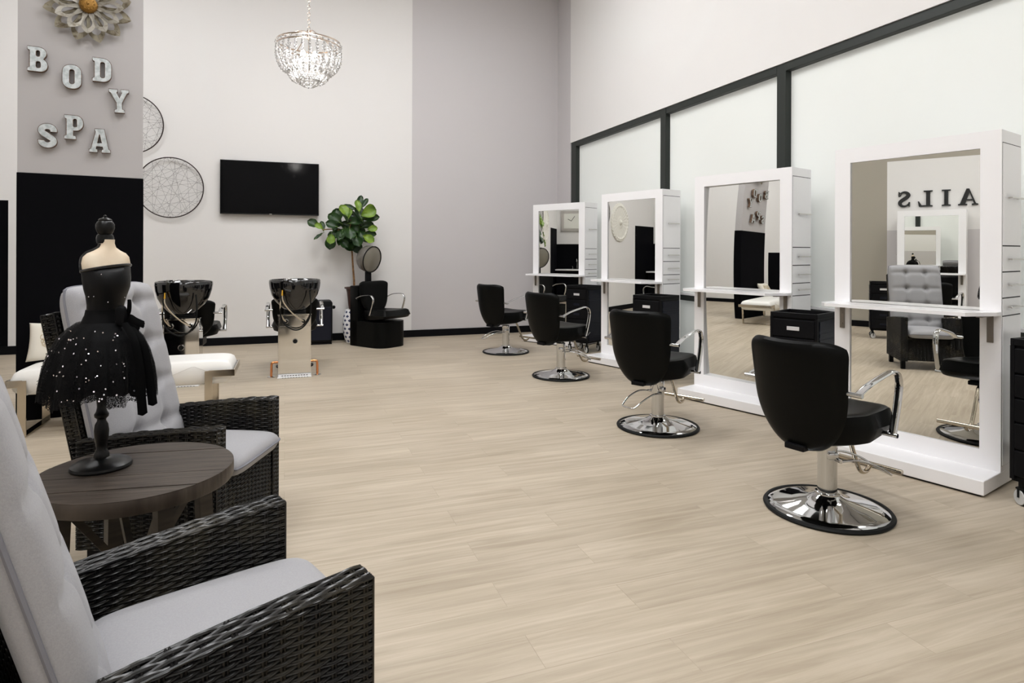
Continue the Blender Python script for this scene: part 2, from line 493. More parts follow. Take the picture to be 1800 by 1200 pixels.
quads('wall_back', ['white_wall'], [([(XR, YN, 0), (XL, YN, 0), (XL, YN, ZC), (XR, YN, ZC)][::-1], 0)])
# right wall: gray strip by the far corner, white above the windows, low curb below them
WY0, WY1, WZ0, WZ1 = YN + 0.25, 8.93, 0.06, 3.00
b = MB()
b.boxr(XR, XR + 0.2, WY1 + 0.0, YF, 0, ZC, mi=1)
b.boxr(XR, XR + 0.2, YN, WY1, WZ1, ZC, mi=0)
b.boxr(XR, XR + 0.2, YN, WY1, 0, WZ0, mi=0)
b.boxr(XR, XR + 0.2, YN, WY0, WZ0, WZ1, mi=0)
struct(b.build('wall_right', ['white_wall', 'gray_wall'], smooth=False))
# windows: frosted panes between dark mullions
mull = [8.93, 8.754, 6.441, 6.321, 4.555, 4.451, 1.30, 1.19, WY0 + 0.12, WY0]
for i, (ya, yb) in enumerate(((8.754, 6.441), (6.321, 4.555), (4.451, 1.30), (1.19, WY0 + 0.12))):
    w = MB()
    w.boxr(XR + 0.075, XR + 0.083, yb - 0.01, ya + 0.01, WZ0, WZ1)
    o = struct(w.build('window_%d' % (i + 1), 'frost', smooth=False))
    f = MB()
    hi, lo = (0.176, 0.12) if i == 0 else (0.12, 0.12)
    f.boxr(XR + 0.012, XR + 0.11, yb - 0.11, yb, WZ0, WZ1, 0.004)
    if i == 0: f.boxr(XR + 0.012, XR + 0.11, ya, ya + 0.17, WZ0, WZ1, 0.004)
    f.boxr(XR + 0.012, XR + 0.11, yb, ya, 2.925, WZ1, 0.004)
    f.boxr(XR + 0.03, XR + 0.11, yb, ya, 0.755, 0.815, 0.004)
    f.boxr(XR + 0.012, XR + 0.11, yb, ya, WZ0, WZ0 + 0.07, 0.004)
    f.build('window_frame', 'frame', o, smooth=False)
    s = MB(); s.boxr(XR + 0.02, XR + 0.074, yb, ya, 0.816, 0.842, 0.003)
    s.build('window_ledge', 'laminate', o, smooth=False)
# baseboards
b = MB(); b.boxr(XL, XR, YF - 0.016, YF, 0, 0.105, 0.003)
struct(b.build('baseboard_far', 'black_base', smooth=False))
b = MB(); b.boxr(XR - 0.016, XR, WY1, YF - 0.017, 0, 0.105, 0.003)
struct(b.build('baseboard_right', 'black_base', smooth=False))
b = MB(); b.boxr(XL, XL + 0.016, YN, YF - 0.017, 0, 0.105, 0.003)
struct(b.build('baseboard_left', 'black_base', smooth=False))
# free-standing wing wall with the sign: gray above, black below
PO = Vector((-1.101, 5.87, 0)); PA = R(10)
b = MB()
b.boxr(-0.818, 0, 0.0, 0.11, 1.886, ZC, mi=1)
b.boxr(-0.822, 0.004, -0.006, 0.116, 0, 1.884, 0.003, mi=0)
b.build('wall_partition', ['black_wall', 'gray_wall_shaded'], smooth=False, loc=PO, rot=(0, 0, PA))
struct(bpy.data.objects['wall_partition'])
def on_partition(u, z, off=0.0):
    return Vector((PO.x + u * math.cos(PA) + off * math.sin(PA), PO.y + u * math.sin(PA) - off * math.cos(PA), z))

# ------------------------------------------------------------------ ceiling lights and track spots
def ceiling_light(x, y, label):
    t = thing('ceiling_light', label, 'ceiling light', (x, y, ZC), 0, 'ceiling troffers')
    h = MB(); h.boxr(-0.62, 0.62, -0.32, 0.32, -0.05, 0.0, 0.004); h.build('housing', 'white_metal', t, smooth=False)
    d = MB(); d.boxr(-0.59, 0.59, -0.29, 0.29, -0.058, -0.0505); d.build('diffuser', 'troffer', t, smooth=False)
for x, y, where in ((-2.0, -1.0, 'behind the armchairs at the left'), (0.7, -1.0, 'behind the armchairs at the window side'),
                    (-2.0, 1.7, 'over the round table'), (0.7, 1.7, 'over the open floor'), (1.1, 3.9, 'over the middle of the floor'),
                    (-2.2, 7.0, 'behind the sign wall'), (0.2, 5.9, 'over the shampoo chairs'), (1.9, 6.5, 'added to brighten the gray corner')):  # the last troffer is an extra lamp, added to brighten the gray wall
    ceiling_light(x, y, 'white ceiling troffer light ' + where)
for i, (x, y, tu, tz, e) in enumerate(((-1.75, 4.35, -0.55, 2.75, 1.0), (-0.75, 4.55, -0.25, 2.75, 0.9))):
    t = thing('track_spotlight', 'white track spotlight aimed at the metal sign, %s one' % ('left', 'right')[i], 'spotlight', (x, y, 4.9), 0, 'track spotlights')
    tgt = on_partition(tu, tz) - Vector((x, y, 4.9))
    d = tgt.normalized()
    c = MB(); c.cyl(-d * 0.09, d * 0.09, 0.045, 0.055, 24); c.build('can', 'white_metal', t)
    s = MB(); s.cyl((0, 0, 0.03), (0, 0, 0.70), 0.009, n=10); s.build('stem', 'white_metal', t)
    ld = bpy.data.lights.new('spot_bulb', 'SPOT')
    ld.energy = SPOT_W * e; ld.spot_size = R(38); ld.spot_blend = 0.6; ld.shadow_soft_size = 0.04; ld.color = (1, 0.97, 0.93)
    lo = bpy.data.objects.new('spot_bulb', ld); COL.objects.link(lo); lo.parent = t
    lo.location = d * 0.10
    lo.rotation_euler = d.to_track_quat('-Z', 'Y').to_euler()

# ------------------------------------------------------------------ styling stations
SW, ST, SH, BH = 0.921, 0.31, 1.984, 0.089
def mirror_mesh(x0, x1, z0, z1, bow=0.0, tilt=0.0, yaw=0.0):
    b = MB(); zc = (z0 + z1) / 2; hh = (z1 - z0) / 2
    def fn(u, v):
        z = z0 + (z1 - z0) * v
        y = 0.012 + (0.008 if bow else 0.0) - tilt * (z - zc) + bow * ((z - zc) / hh) ** 2 - bow * 0.5 - yaw * (x0 + (x1 - x0) * u - (x0 + x1) / 2)
        return Vector((x0 + (x1 - x0) * u, y, z))
    b.grid(fn, 2, 40)
    return b
def station(label, x, y, rot, bow=0.0, tilt=0.0, yaw=0.0):
    t = thing('styling_station', label, 'styling station', (x, y, 0), R(rot), 'white mirror styling stations')
    c = MB()
    x0, x1, z0, z1 = 0.10, SW - 0.10, 0.193, SH - 0.094
    c.boxr(0.001, SW - 0.001, 0.075, ST, BH, SH)
    for a in ((0, x0, BH, SH), (x1, SW, BH, SH), (x0, x1, BH, z0), (x0, x1, z1, SH)):
        c.boxr(a[0], a[1], 0.0, 0.076, a[2], a[3])
    c.build('cabinet', 'laminate', t, smooth=False)
    mirror_mesh(x0, x1, z0, z1, bow, tilt, yaw).build('mirror', 'mirror', t, fix=False)
    p = MB()
    p.boxr(0, SW, -0.244, ST, 0.012, BH, 0.004)
    p.boxr(0.02, SW - 0.02, -0.225, ST - 0.02, 0.0, 0.012, mi=1)
    p.build('plinth', ['laminate', 'gap'], t, smooth=False)
    s = MB()
    s.prism([(0.0, -0.002), (0.0, -0.17), (0.055, -0.235), (SW - 0.09, -0.235), (SW, -0.06), (SW, -0.002)], 0.955, 0.975)
    s.build('shelf', 'laminate', t, smooth=False)
    for bx in (0.052, SW - 0.05):
        k = MB()
        k.boxr(bx - 0.016, bx + 0.016, -0.005, 0.0, 0.80, 0.953, 0.002)
        k.boxr(bx - 0.016, bx + 0.016, -0.16, -0.005, 0.948, 0.953)
        k.cyl((bx, -0.005, 0.83), (bx, -0.009, 0.83), 0.006, n=10)
        k.cyl((bx, -0.005, 0.90), (bx, -0.009, 0.90), 0.006, n=10)
        k.build('bracket', 'bronze', t, smooth=False)
    def front(name, za, zb, hz=None):
        f = MB()
        f.boxr(SW, SW + 0.004, 0.014, ST - 0.014, za + 0.0035, zb - 0.0035)
        o = f.build(name, 'laminate', t, smooth=False)
        if hz:
            h = MB()
            h.boxr(SW + 0.022, SW + 0.030, 0.07, ST - 0.05, hz - 0.005, hz + 0.005, 0.002)
            for yy in (0.10, ST - 0.08): h.boxr(SW + 0.004, SW + 0.023, yy - 0.004, yy + 0.004, hz - 0.004, hz + 0.004)
            h.build('handle', 'steel', o, smooth=False)
    g = MB(); g.boxr(SW - 0.0008, SW + 0.0008, 0.013, ST - 0.013, 0.12, 1.915); g.build('drawer_gap', 'gap', t, smooth=False)
    front('door', 1.34, 1.913, 1.61)
    front('drawer', 1.195, 1.34, 1.265); front('drawer', 1.05, 1.195, 1.12); front('drawer', 0.95, 1.05, 0.997)
    front('door', 0.12, 0.95)
    return t
station('white mirrored styling station at the far end by the gray wall', 3.440, 8.590, -61.28)
station('white mirrored styling station second from the gray wall, round medallion in its mirror', 3.571, 6.710, -72.86)
station('white mirrored styling station third from the gray wall, reflecting the metal letters and white bench', 3.526, 4.827, -72.2, 0.026, 0.004, 0.024)
station('large white mirrored styling station nearest the camera at right, reflecting black wall letters', 3.472, 3.220, -74.62)
station('white mirrored styling station below the black wall letters, seen only in the nearest mirror', -3.88, 2.95, 90.0)

# ------------------------------------------------------------------ salon chairs
def vinyl_back(z0, z1, w_top, x_bot, x_top, wing, thick, n=44):
    b = MB()
    def fn(u, v, s):
        q = (v + 1) / 2
        k = min(q / 0.52, 1.0)
        wd = w_top * (0.24 + 0.76 * (1 - (1 - k) ** 2.2) ** 0.58) * (0.87 + 0.13 * q)
        if q > 0.88: wd *= 1 - 0.05 * ((q - 0.88) / 0.12) ** 2.5
        z = z0 + (z1 - z0) * q - 0.036 * abs(u) ** 6 * max(0, (q - 0.6) / 0.4) ** 1.5 + 0.012 * u * u * q - 0.010 * q
        x = x_bot + (x_top - x_bot) * q + wing * abs(u) ** 2.2 * (0.35 + 0.65 * q) + 0.03 * (1 - q) ** 2
        e = max(0.0, (1 - abs(u) ** 7)) ** 0.5 * max(0.0, 1 - abs(2 * q - 1) ** 12) ** 0.5
        return Vector((x + s * thick / 2 * e, u * wd, z))
    return b.pillow(fn, n, n)
def vinyl_seat(x0, x1, hw, ztop, zbot, n=22):
    b = MB()
    def fn(u, v, s):
        x = (x0 + x1) / 2 + (x1 - x0) / 2 * u * (1 - 0.05 * abs(v) ** 4)
        y = hw * v * (1 - 0.06 * abs(u) ** 5) * (1.0 - 0.50 * (max(0.0, -0.05 - u) / 0.95) ** 1.5)
        e = max(0.0, (1 - abs(u) ** 14)) ** 0.45 * max(0.0, (1 - abs(v) ** 12)) ** 0.45
        zm = (ztop + zbot) / 2
        if s > 0: z = zm + (ztop - zm) * e - 0.020 * (1 - v * v) * (1 - (u - 0.1) ** 2) * e + 0.012 * u * e
        else: z = zm + (zbot - zm) * e + 0.045 * max(0, u) * e
        return Vector((x, y, z))
    return b.pillow(fn, n, n)
OVAL = [(0.019 * math.cos(2 * PI * i / 14), 0.0075 * math.sin(2 * PI * i / 14)) for i in range(14)]
def arm_path(zr=0.66, zt=0.735, zb=0.43):
    return bez([(-0.20, 0, zr), (-0.10, 0, zr + 0.035), (0.03, 0, zt - 0.012), (0.115, 0, zt), (0.165, 0, zt - 0.02),
                (0.182, 0, zt - 0.07), (0.165, 0, zt - 0.16), (0.118, 0, zb)], 8)
def salon_chair(label, x, y, rz, lever):
    t = thing('salon_chair', label, 'salon chair', (x, y, 0), R(rz), 'black hydraulic styling chairs')
    vinyl_back(0.345, 0.895, 0.252, -0.215, -0.300, 0.085, 0.060).build('backrest', 'leather', t, loc=(-0.055, 0, 0))
    vinyl_seat(-0.215, 0.265, 0.245, 0.545, 0.385).build('seat', 'leather', t, loc=(-0.05, 0, 0))
    for s in (1, -1):
        a = MB(); yy = s * 0.278
        a.sweep([p + Vector((0, yy, 0)) for p in arm_path()], OVAL, (0, 1, 0))
        a.cyl((-0.20, yy - s * 0.055, 0.66), (-0.20, yy + s * 0.022, 0.66), 0.011, n=14)
        a.cyl((0.122, yy - s * 0.06, 0.432), (0.122, yy + s * 0.022, 0.432), 0.011, n=14)
        a.build('armrest', 'chrome', t, loc=(-0.05, 0, 0))
    k = MB()
    k.box((-0.03, 0, 0.385), (0.26, 0.18, 0.03), bevel=0.006)
    k.box((-0.25, 0, 0.365), (0.09, 0.10, 0.028), bevel=0.005)
    k.build('underframe', 'plastic', t, smooth=False)
    p = MB()
    p.lathe([(0.046, 0.088), (0.046, 0.312), (0.048, 0.318), (0.048, 0.345), (0.036, 0.352)], 36)
    p.cyl((0, 0, 0.35), (0, 0, 0.375), 0.018, n=20)
    p.lathe([(0.058, 0.078), (0.058, 0.090), (0.048, 0.094)], 36)
    p.build('hydraulic_column', 'chrome', t)
    d = MB()
    d.lathe([(0.284, 0.012), (0.278, 0.019), (0.235, 0.028), (0.165, 0.040), (0.105, 0.055), (0.072, 0.070), (0.058, 0.082)], 72, cap1=False)
    d.build('base_disc', 'chrome', t, angle=60)
    g = MB()
    g.lathe([(0.280, 0.0), (0.298, 0.002), (0.302, 0.010), (0.296, 0.018), (0.282, 0.020), (0.276, 0.016)], 72)
    g.build('base_ring', 'rubber', t)
    f = MB()
    f.tube(bez([(0.10, 0, 0.385), (0.17, 0, 0.375), (0.205, 0, 0.335), (0.285, 0, 0.185), (0.330, 0, 0.130), (0.385, 0, 0.122), (0.43, 0, 0.150)], 7), 0.0125, 12)
    f.cyl((0.42, -0.165, 0.152), (0.42, 0.165, 0.152), 0.0135, n=16)
    f.build('footrest', 'chrome_warm', t)
    l = MB()
    l.tube(bez([(0.03, 0.066, 0.262), (0.12, 0.076, 0.268), (0.22, 0.076, 0.236), (0.29, 0.062, 0.192), (0.305, 0.034, 0.184), (0.305, -0.034, 0.184),
                (0.29, -0.062, 0.192), (0.22, -0.076, 0.236), (0.12, -0.076, 0.268), (0.03, -0.066, 0.262)], 6), 0.0058, 10)
    l.box((0, 0, 0.285), (0.05, 0.12, 0.035), bevel=0.006)
    l.cyl((0.028, -0.072, 0.262), (0.028, 0.072, 0.262), 0.009, n=12)
    l.build('pump_lever', 'chrome', t, rot=(0, 0, R(lever)))
    return t
c1 = salon_chair('black vinyl styling chair with chrome disc base nearest the camera, before the largest mirror', 2.585, 2.439, 14, -30)
def chair_copy(label, x, y, rz, lever):
    c = dup(c1, label, (x, y, 0), R(rz))
    for k in kids(c):
        if k.name.startswith('pump_lever'): k.rotation_euler = (0, 0, R(lever))
    return c
chair_copy('black vinyl styling chair second from the camera, its pump lever turned to the left', 2.609, 4.012, 28, 165)
chair_copy('black vinyl styling chair second from the gray wall, its footrest bar turned to the right', 2.710, 5.974, 20, -45)
chair_copy('black vinyl styling chair farthest from the camera, against the gray wall', 2.680, 7.627, 24, 150)
chair_copy('black vinyl styling chair by the left wall, seen only in the nearest mirror', -2.75, 3.22, 188, -40)

# ------------------------------------------------------------------ black roller trolleys
def trolley(label, x, y, rz):
    t = thing('salon_trolley', label, 'trolley', (x, y, 0), R(rz), 'black drawer trolleys')
    W, D, H0, H1 = 0.34, 0.325, 0.145, 0.86
    b = MB()
    b.boxr(-W / 2, W / 2, -D / 2 + 0.012, D / 2, H0, H1 - 0.035, 0.004)
    for sx in (-1, 1):
        b.boxr(sx * (W / 2 - 0.008) - 0.008, sx * (W / 2 - 0.008) + 0.008, -D / 2, D / 2, H1 - 0.036, H1, 0.003)
        b.boxr(sx * (W / 2 - 0.010) - 0.010, sx * (W / 2 - 0.010) + 0.010, -D / 2, -D / 2 + 0.02, H0 - 0.01, H1 - 0.036)
    for sy in (-1, 1): b.boxr(-W / 2 + 0.016, W / 2 - 0.016, sy * (D / 2 - 0.008) - 0.008, sy * (D / 2 - 0.008) + 0.008, H1 - 0.036, H1, 0.003)
    b.boxr(-W / 2 + 0.004, W / 2 - 0.004, -D / 2 + 0.01, D / 2 - 0.004, H0 - 0.02, H0)
    b.build('body', 'plastic', t, smooth=False)
    for sx in (-1, 1):
        s = MB(); xx = sx * (W / 2 + 0.002)
        s.boxr(xx - 0.003, xx + 0.001, -D / 2 + 0.03, D / 2 - 0.01, 0.150, 0.805)
        for z0, z1 in ((0.150, 0.205), (0.222, 0.360), (0.377, 0.520), (0.537, 0.675), (0.692, 0.720), (0.737, 0.805)):
            s.boxr(xx - 0.003, xx + 0.004, -D / 2 + 0.03, D / 2 - 0.01, z0, z1, 0.002)
        s.build('side_panel', 'plastic_side', t, smooth=False)
    zs = [0.150, 0.29, 0.43, 0.555, 0.68, 0.815]
    for i in range(5):
        d = MB(); a, c = zs[i] + 0.005, zs[i + 1] - 0.005
        d.boxr(-W / 2 + 0.022, W / 2 - 0.022, -D / 2 - 0.004, -D / 2 + 0.02, a, c, 0.004)
        o = d.build('drawer', 'plastic', t, smooth=False)
        h = MB(); zc = (a + c) / 2
        h.boxr(-0.045, 0.045, -D / 2 - 0.007, -D / 2 - 0.003, zc - 0.014, zc + 0.014, 0.002)
        h.build('handle', 'tag' if i == 4 else 'plastic_side', o, smooth=False)
    for sx in (-1, 1):
        for sy in (-1, 1):
            w = MB(); cx, cy = sx * (W / 2 - 0.035), sy * (D / 2 - 0.035)
            w.lathe([(0.012, -0.012), (0.036, -0.012), (0.040, -0.008), (0.040, 0.008), (0.036, 0.012), (0.012, 0.012)], 24, (cx, cy, 0.041), (0.5, 1, 0), mi=0)
            w.lathe([(0.0385, -0.0095), (0.0415, -0.007), (0.0415, 0.007), (0.0385, 0.0095)], 24, (cx, cy, 0.041), (0.5, 1, 0), mi=1, cap0=False, cap1=False)
            w.cyl((cx, cy, 0.085), (cx, cy, 0.126), 0.012, n=12, mi=1)
            dv = Vector((0.5, 1, 0)).normalized() * 0.016
            for q in (1, -1):
                w.tube([(cx + q * dv.x, cy + q * dv.y, 0.041), (cx + q * dv.x, cy + q * dv.y, 0.088)], 0.005, 6, mi=1)
            w.box((cx, cy, 0.088), (0.035, 0.035, 0.008), mi=1)
            w.build('caster', ['wheel', 'rubber'], t)
    return t
def corner(x, y, rz, w=0.34, d=0.325, right=True):
    """trolley centre from its front right (or left) corner"""
    c, s = math.cos(R(rz)), math.sin(R(rz)); ax = -w / 2 if right else w / 2; ay = d / 2
    return x + ax * c - ay * s, y + ax * s + ay * c
tr = trolley('black drawer trolley with silver tag between the two stations nearest the camera', *corner(3.535, 3.424, -67), -67)
x, y = corner(3.485, 5.31, -68); dup(tr, 'black drawer trolley between the second and third stations from the gray wall', (x, y, 0), R(-68))
x, y = corner(3.62, 7.17, -62); dup(tr, 'black drawer trolley between the two stations nearest the gray wall', (x, y, 0), R(-62))
x, y = corner(3.535, 2.175, -86, right=False); dup(tr, 'black drawer trolley at the right edge beside the nearest station', (x, y, 0), R(-86))
dup(tr, 'black drawer trolley by the left wall, seen only in the nearest mirror', (-2.85, 3.92, 0), R(78))

# ------------------------------------------------------------------ shampoo units
def shampoo_unit(label, x, y, rz):
    t = thing('shampoo_unit', label, 'shampoo chair', (x, y, 0), R(rz), 'black shampoo bowl chairs')
    p = MB()
    p.boxr(-0.16, 0.16, 0.0, 0.20, 0.035, 0.635, 0.004)
    p.boxr(-0.16, -0.145, -0.010, 0.0, 0.05, 0.635, 0.002); p.boxr(0.145, 0.16, -0.010, 0.0, 0.05, 0.635, 0.002)
    p.boxr(-0.145, 0.145, -0.008, 0.0, 0.515, 0.525, 0.001)
    p.boxr(-0.165, 0.165, -0.012, 0.205, 0.636, 0.648, 0.002)
    p.build('pedestal', 'stainless', t, smooth=False)
    for hx, hz, hr in ((-0.085, 0.575, 0.020), (0.085, 0.575, 0.020), (0.005, 0.37, 0.024)):
        h = MB(); h.cyl((hx, -0.012, hz), (hx, 0.0, hz), hr, n=24, mi=0)
        h.tube([(hx + hr * math.cos(a * PI / 12), -0.012, hz + hr * math.sin(a * PI / 12)) for a in range(24)], 0.003, 6, closed=True, mi=1)
        h.build('pipe_hole', ['rubber', 'chrome'], t)
    g = MB()
    g.boxr(-0.165, 0.165, -0.05, 0.21, 0.0, 0.012, 0.002)
    g.boxr(-0.155, 0.155, -0.028, 0.0, 0.012, 0.034, 0.002)
    for i in range(10):
        g.boxr(-0.125 + i * 0.0265, -0.110 + i * 0.0265, -0.0295, -0.027, 0.019, 0.026, mi=1)
        g.boxr(-0.120 + i * 0.0265, -0.108 + i * 0.0265, -0.051, -0.049, 0.004, 0.008, mi=1)
    g.build('foot_plate', ['white_metal', 'gap'], t, smooth=False)
    for s in (-1, 1):
        c = MB()
        c.tube(bez([(s * 0.16, 0.06, 0.150), (s * 0.205, 0.06, 0.150), (s * 0.222, 0.06, 0.135), (s * 0.225, 0.06, 0.06), (s * 0.225, 0.06, 0.0)], 6), 0.012, 12)
        c.build('copper_pipe', 'copper', t)
        c = MB(); c.lathe([(0.04, 0), (0.04, 0.006), (0.015, 0.012)], 20, (s * 0.225, 0.06, 0)); c.build('pipe_flange', 'chrome', t)
    # bowl: deep black basin, outside then inside
    b = MB()
    def bowl_ring(k, z, ax, ay, cy):
        return [Vector((ax * math.cos(a) , cy + ay * math.sin(a) * (1.0 if math.sin(a) < 0 else 0.9), z + 0.0)) for a in [2 * PI * i / 48 for i in range(48)]]
    prof = [(0.660, 0.085, 0.090, 0.10), (0.70, 0.115, 0.12, 0.10), (0.73, 0.15, 0.145, 0.11), (0.78, 0.195, 0.175, 0.12), (0.84, 0.230, 0.205, 0.13), (0.91, 0.250, 0.228, 0.14), (0.965, 0.258, 0.238, 0.15),
            (0.990, 0.256, 0.237, 0.15), (1.000, 0.246, 0.228, 0.15), (0.995, 0.232, 0.215, 0.15), (0.94, 0.220, 0.200, 0.15), (0.86, 0.19, 0.17, 0.14), (0.82, 0.10, 0.09, 0.13)]
    b.loft([bowl_ring(i, *q) for i, q in enumerate(prof)])
    b.build('wash_bowl', 'gloss_black', t, angle=70)
    n = MB()
    for i in range(4): n.lathe([(0.105, 0), (0.113, 0.008), (0.105, 0.016)], 36, (0, 0.10, 0.645 + i * 0.019))
    n.build('tilt_bellows', 'rubber', t)
    f = MB()
    f.cyl((-0.10, -0.06, 0.995), (-0.10, -0.06, 1.018), 0.014, n=14); f.box((-0.07, -0.05, 1.012), (0.09, 0.018, 0.012), bevel=0.003)
    f.cyl((0.09, -0.05, 0.985), (0.09, -0.05, 1.004), 0.012, n=14)
    f.build('faucet', 'chrome', t)
    h = MB()
    h.tube(bez([(-0.125, -0.085, 0.90), (-0.130, -0.095, 0.80), (-0.135, -0.09, 0.66), (-0.10, -0.085, 0.56), (-0.03, -0.085, 0.505), (0.03, -0.085, 0.495), (0.09, -0.085, 0.53), (0.145, -0.085, 0.62), (0.155, -0.09, 0.75), (0.145, -0.085, 0.88)], 6), 0.0075, 8)
    h.build('spray_hose', 'rubber', t)
    h = MB()
    h.tube(bez([(-0.120, -0.085, 0.87), (-0.115, -0.098, 0.80), (-0.07, -0.085, 0.72), (0.0, -0.06, 0.64), (0.055, -0.03, 0.59), (0.085, -0.008, 0.575)], 6), 0.0062, 8)
    h.tube(bez([(-0.130, -0.085, 0.83), (-0.138, -0.10, 0.74), (-0.135, -0.06, 0.66), (-0.11, -0.02, 0.60), (-0.085, -0.008, 0.575)], 6), 0.0062, 8)
    h.build('supply_hose', 'braid', t)
    h = MB(); h.cyl((-0.122, -0.088, 0.845), (-0.122, -0.082, 0.90), 0.013, 0.010, 12); h.build('hose_fitting', 'brass', t)
    vinyl_back(0.40, 0.80, 0.245, 0.0, -0.06, 0.07, 0.06).build('backrest', 'leather', t, loc=(0, 0.40, 0), rot=(0, 0, PI / 2))
    vinyl_seat(-0.24, 0.26, 0.245, 0.53, 0.40).build('seat', 'leather', t, loc=(0, 0.66, 0), rot=(0, 0, PI / 2))
    for s in (1, -1):
        a = MB(); yy = s * 0.285
        a.sweep([p + Vector((0, yy, 0)) for p in arm_path(0.66, 0.715, 0.44)], OVAL, (0, 1, 0))
        a.cyl((-0.20, yy - s * 0.06, 0.66), (-0.20, yy + s * 0.022, 0.66), 0.011, n=14)
        a.cyl((0.122, yy - s * 0.06, 0.442), (0.122, yy + s * 0.022, 0.442), 0.011, n=14)
        a.build('armrest', 'chrome', t, loc=(0, 0.60, 0), rot=(0, 0, PI / 2))
    l = MB()
    l.boxr(-0.10, 0.10, 0.2, 0.80, 0.30, 0.40, 0.01)
    l.cyl((0, 0.66, 0.02), (0, 0.66, 0.31), 0.05, n=24)
    l.lathe([(0.20, 0), (0.20, 0.012), (0.06, 0.03)], 40, (0, 0.66, 0))
    l.build('chair_base', 'plastic', t, smooth=True)
    return t
su = shampoo_unit('black shampoo bowl chair with copper pipes nearer the hooded dryer', 0.095, 6.82, -1)
dup(su, 'black shampoo bowl chair behind the white bench, below the round wire art', (-0.935, 6.70, 0), R(-3))

# ------------------------------------------------------------------ hooded dryer chair
t = thing('hood_dryer_chair', 'black hooded dryer chair with chrome arms in front of the fig plant', 'dryer chair', (1.215, 8.77, 0), R(-56))
b = MB()
def base_outline(x0, x1, w, r=0.16):
    return [(x0, -w), (x1 - r, -w)] + arc(x1 - r, -w + r, r, r, -90, 0, 8)[1:] + arc(x1 - r, w - r, r, r, 0, 90, 8) + [(x0, w)]
b.prism(base_outline(-0.28, 0.33, 0.25), 0.0, 0.345)
b.boxr(-0.30, -0.14, -0.25, 0.25, 0.0, 0.82, 0.012)
b.build('body', 'leather', t, smooth=True)
vinyl_seat(-0.20, 0.40, 0.25, 0.51, 0.355).build('seat', 'leather', t)
vinyl_back(0.44, 0.89, 0.262, -0.11, -0.14, 0.045, 0.07).build('backrest', 'leather', t)
for s in (1, -1):
    a = MB(); yy = s * 0.285
    a.sweep([p + Vector((0.03, yy, 0)) for p in bez([(-0.15, 0, 0.655), (-0.05, 0, 0.69), (0.09, 0, 0.705), (0.155, 0, 0.695), (0.185, 0, 0.65), (0.170, 0, 0.57), (0.12, 0, 0.44)], 8)],
            [(p * 0.85, q * 0.85) for p, q in OVAL], (0, 1, 0))
    a.cyl((-0.12, yy - s * 0.06, 0.655), (-0.12, yy, 0.655), 0.010, n=12)
    a.cyl((0.15, yy - s * 0.05, 0.44), (0.15, yy, 0.44), 0.010, n=12)
    a.build('armrest', 'chrome', t)
b = MB(); b.boxr(-0.235, -0.195, -0.045, 0.045, 0.80, 1.08, 0.006); b.build('hood_post', 'plastic', t, smooth=False)
hx = Vector((0.95, 0.14, -0.18)).normalized(); hc = Vector((-0.20, 0, 1.19))
b = MB()
b.lathe([(0.05, -0.135), (0.10, -0.125), (0.150, -0.095), (0.178, -0.05), (0.187, 0.0), (0.187, 0.055), (0.182, 0.062)], 48, hc, hx, cap1=False)
b.build('dryer_hood', 'hood', t, angle=60)
b = MB()
b.tube([hc + Vector((0, 0, 1)).rotation_difference(hx).to_matrix() @ Vector((0.184 * math.cos(a * PI / 24), 0.184 * math.sin(a * PI / 24), 0.06)) for a in range(48)], 0.007, 8, closed=True)
b.build('hood_rim', 'plastic', t)
b = MB()
b.lathe([(0.183, 0.055), (0.14, 0.072), (0.08, 0.082), (0.02, 0.086)], 48, hc, hx)
b.build('hood_visor', 'smoke', t, angle=60)

# ------------------------------------------------------------------ fig plant on a garden stool
t = tag(None or MB().lathe([(0.115, 0), (0.128, 0.03), (0.152, 0.13), (0.160, 0.25), (0.152, 0.37), (0.128, 0.45), (0.115, 0.47)], 40, cap0=True, cap1=True).build('garden_stool', 'quatrefoil', loc=(0.93, 9.17, 0)),
        'white ceramic garden stool with blue quatrefoils, half behind the dryer chair', 'garden stool')
me = t.data
uvl = me.uv_layers.new(name='UVMap')
for lp in me.loops:
    co = me.vertices[lp.vertex_index].co
    uvl.data[lp.index].uv = ((math.atan2(co.y, co.x) / (2 * PI)) % 1.0, co.z / 0.47 * 0.9)
for p in me.polygons:
    us = [uvl.data[i].uv[0] for i in p.loop_indices]
    if max(us) - min(us) > 0.5:
        for i in p.loop_indices:
            if uvl.data[i].uv[0] < 0.5: uvl.data[i].uv[0] += 1.0
t = thing('fiddle_leaf_fig', 'tall fiddle leaf fig plant with bushy crown beside the television', 'plant', (0.93, 9.17, 0.472))
b = MB(); b.lathe([(0.075, 0.0), (0.085, 0.06), (0.105, 0.24), (0.118, 0.285), (0.138, 0.292), (0.138, 0.312), (0.115, 0.312), (0.10, 0.28), (0.02, 0.27)], 32)
b.build('pot', 'pot', t)
b = MB()
trunk = [(-0.0, 0, 0.25), (-0.006, 0, 0.42), (-0.020, 0, 0.60), (-0.030, 0, 0.76), (-0.045, 0.0, 0.92), (-0.06, 0, 1.10), (-0.05, 0, 1.28)]
b.tube(bez(trunk, 5), [0.016 - 0.00026 * i for i in range(31)], 10)
b.tube(bez([(-0.05, 0, 1.02), (-0.16, -0.02, 1.10), (-0.30, -0.04, 1.13), (-0.44, -0.05, 1.12)], 5), 0.008, 8)
b.tube(bez([(-0.055, 0, 1.10), (0.02, -0.02, 1.25), (0.08, -0.02, 1.40), (0.10, -0.02, 1.52)], 5), 0.008, 8)
b.build('trunk', 'bark', t)
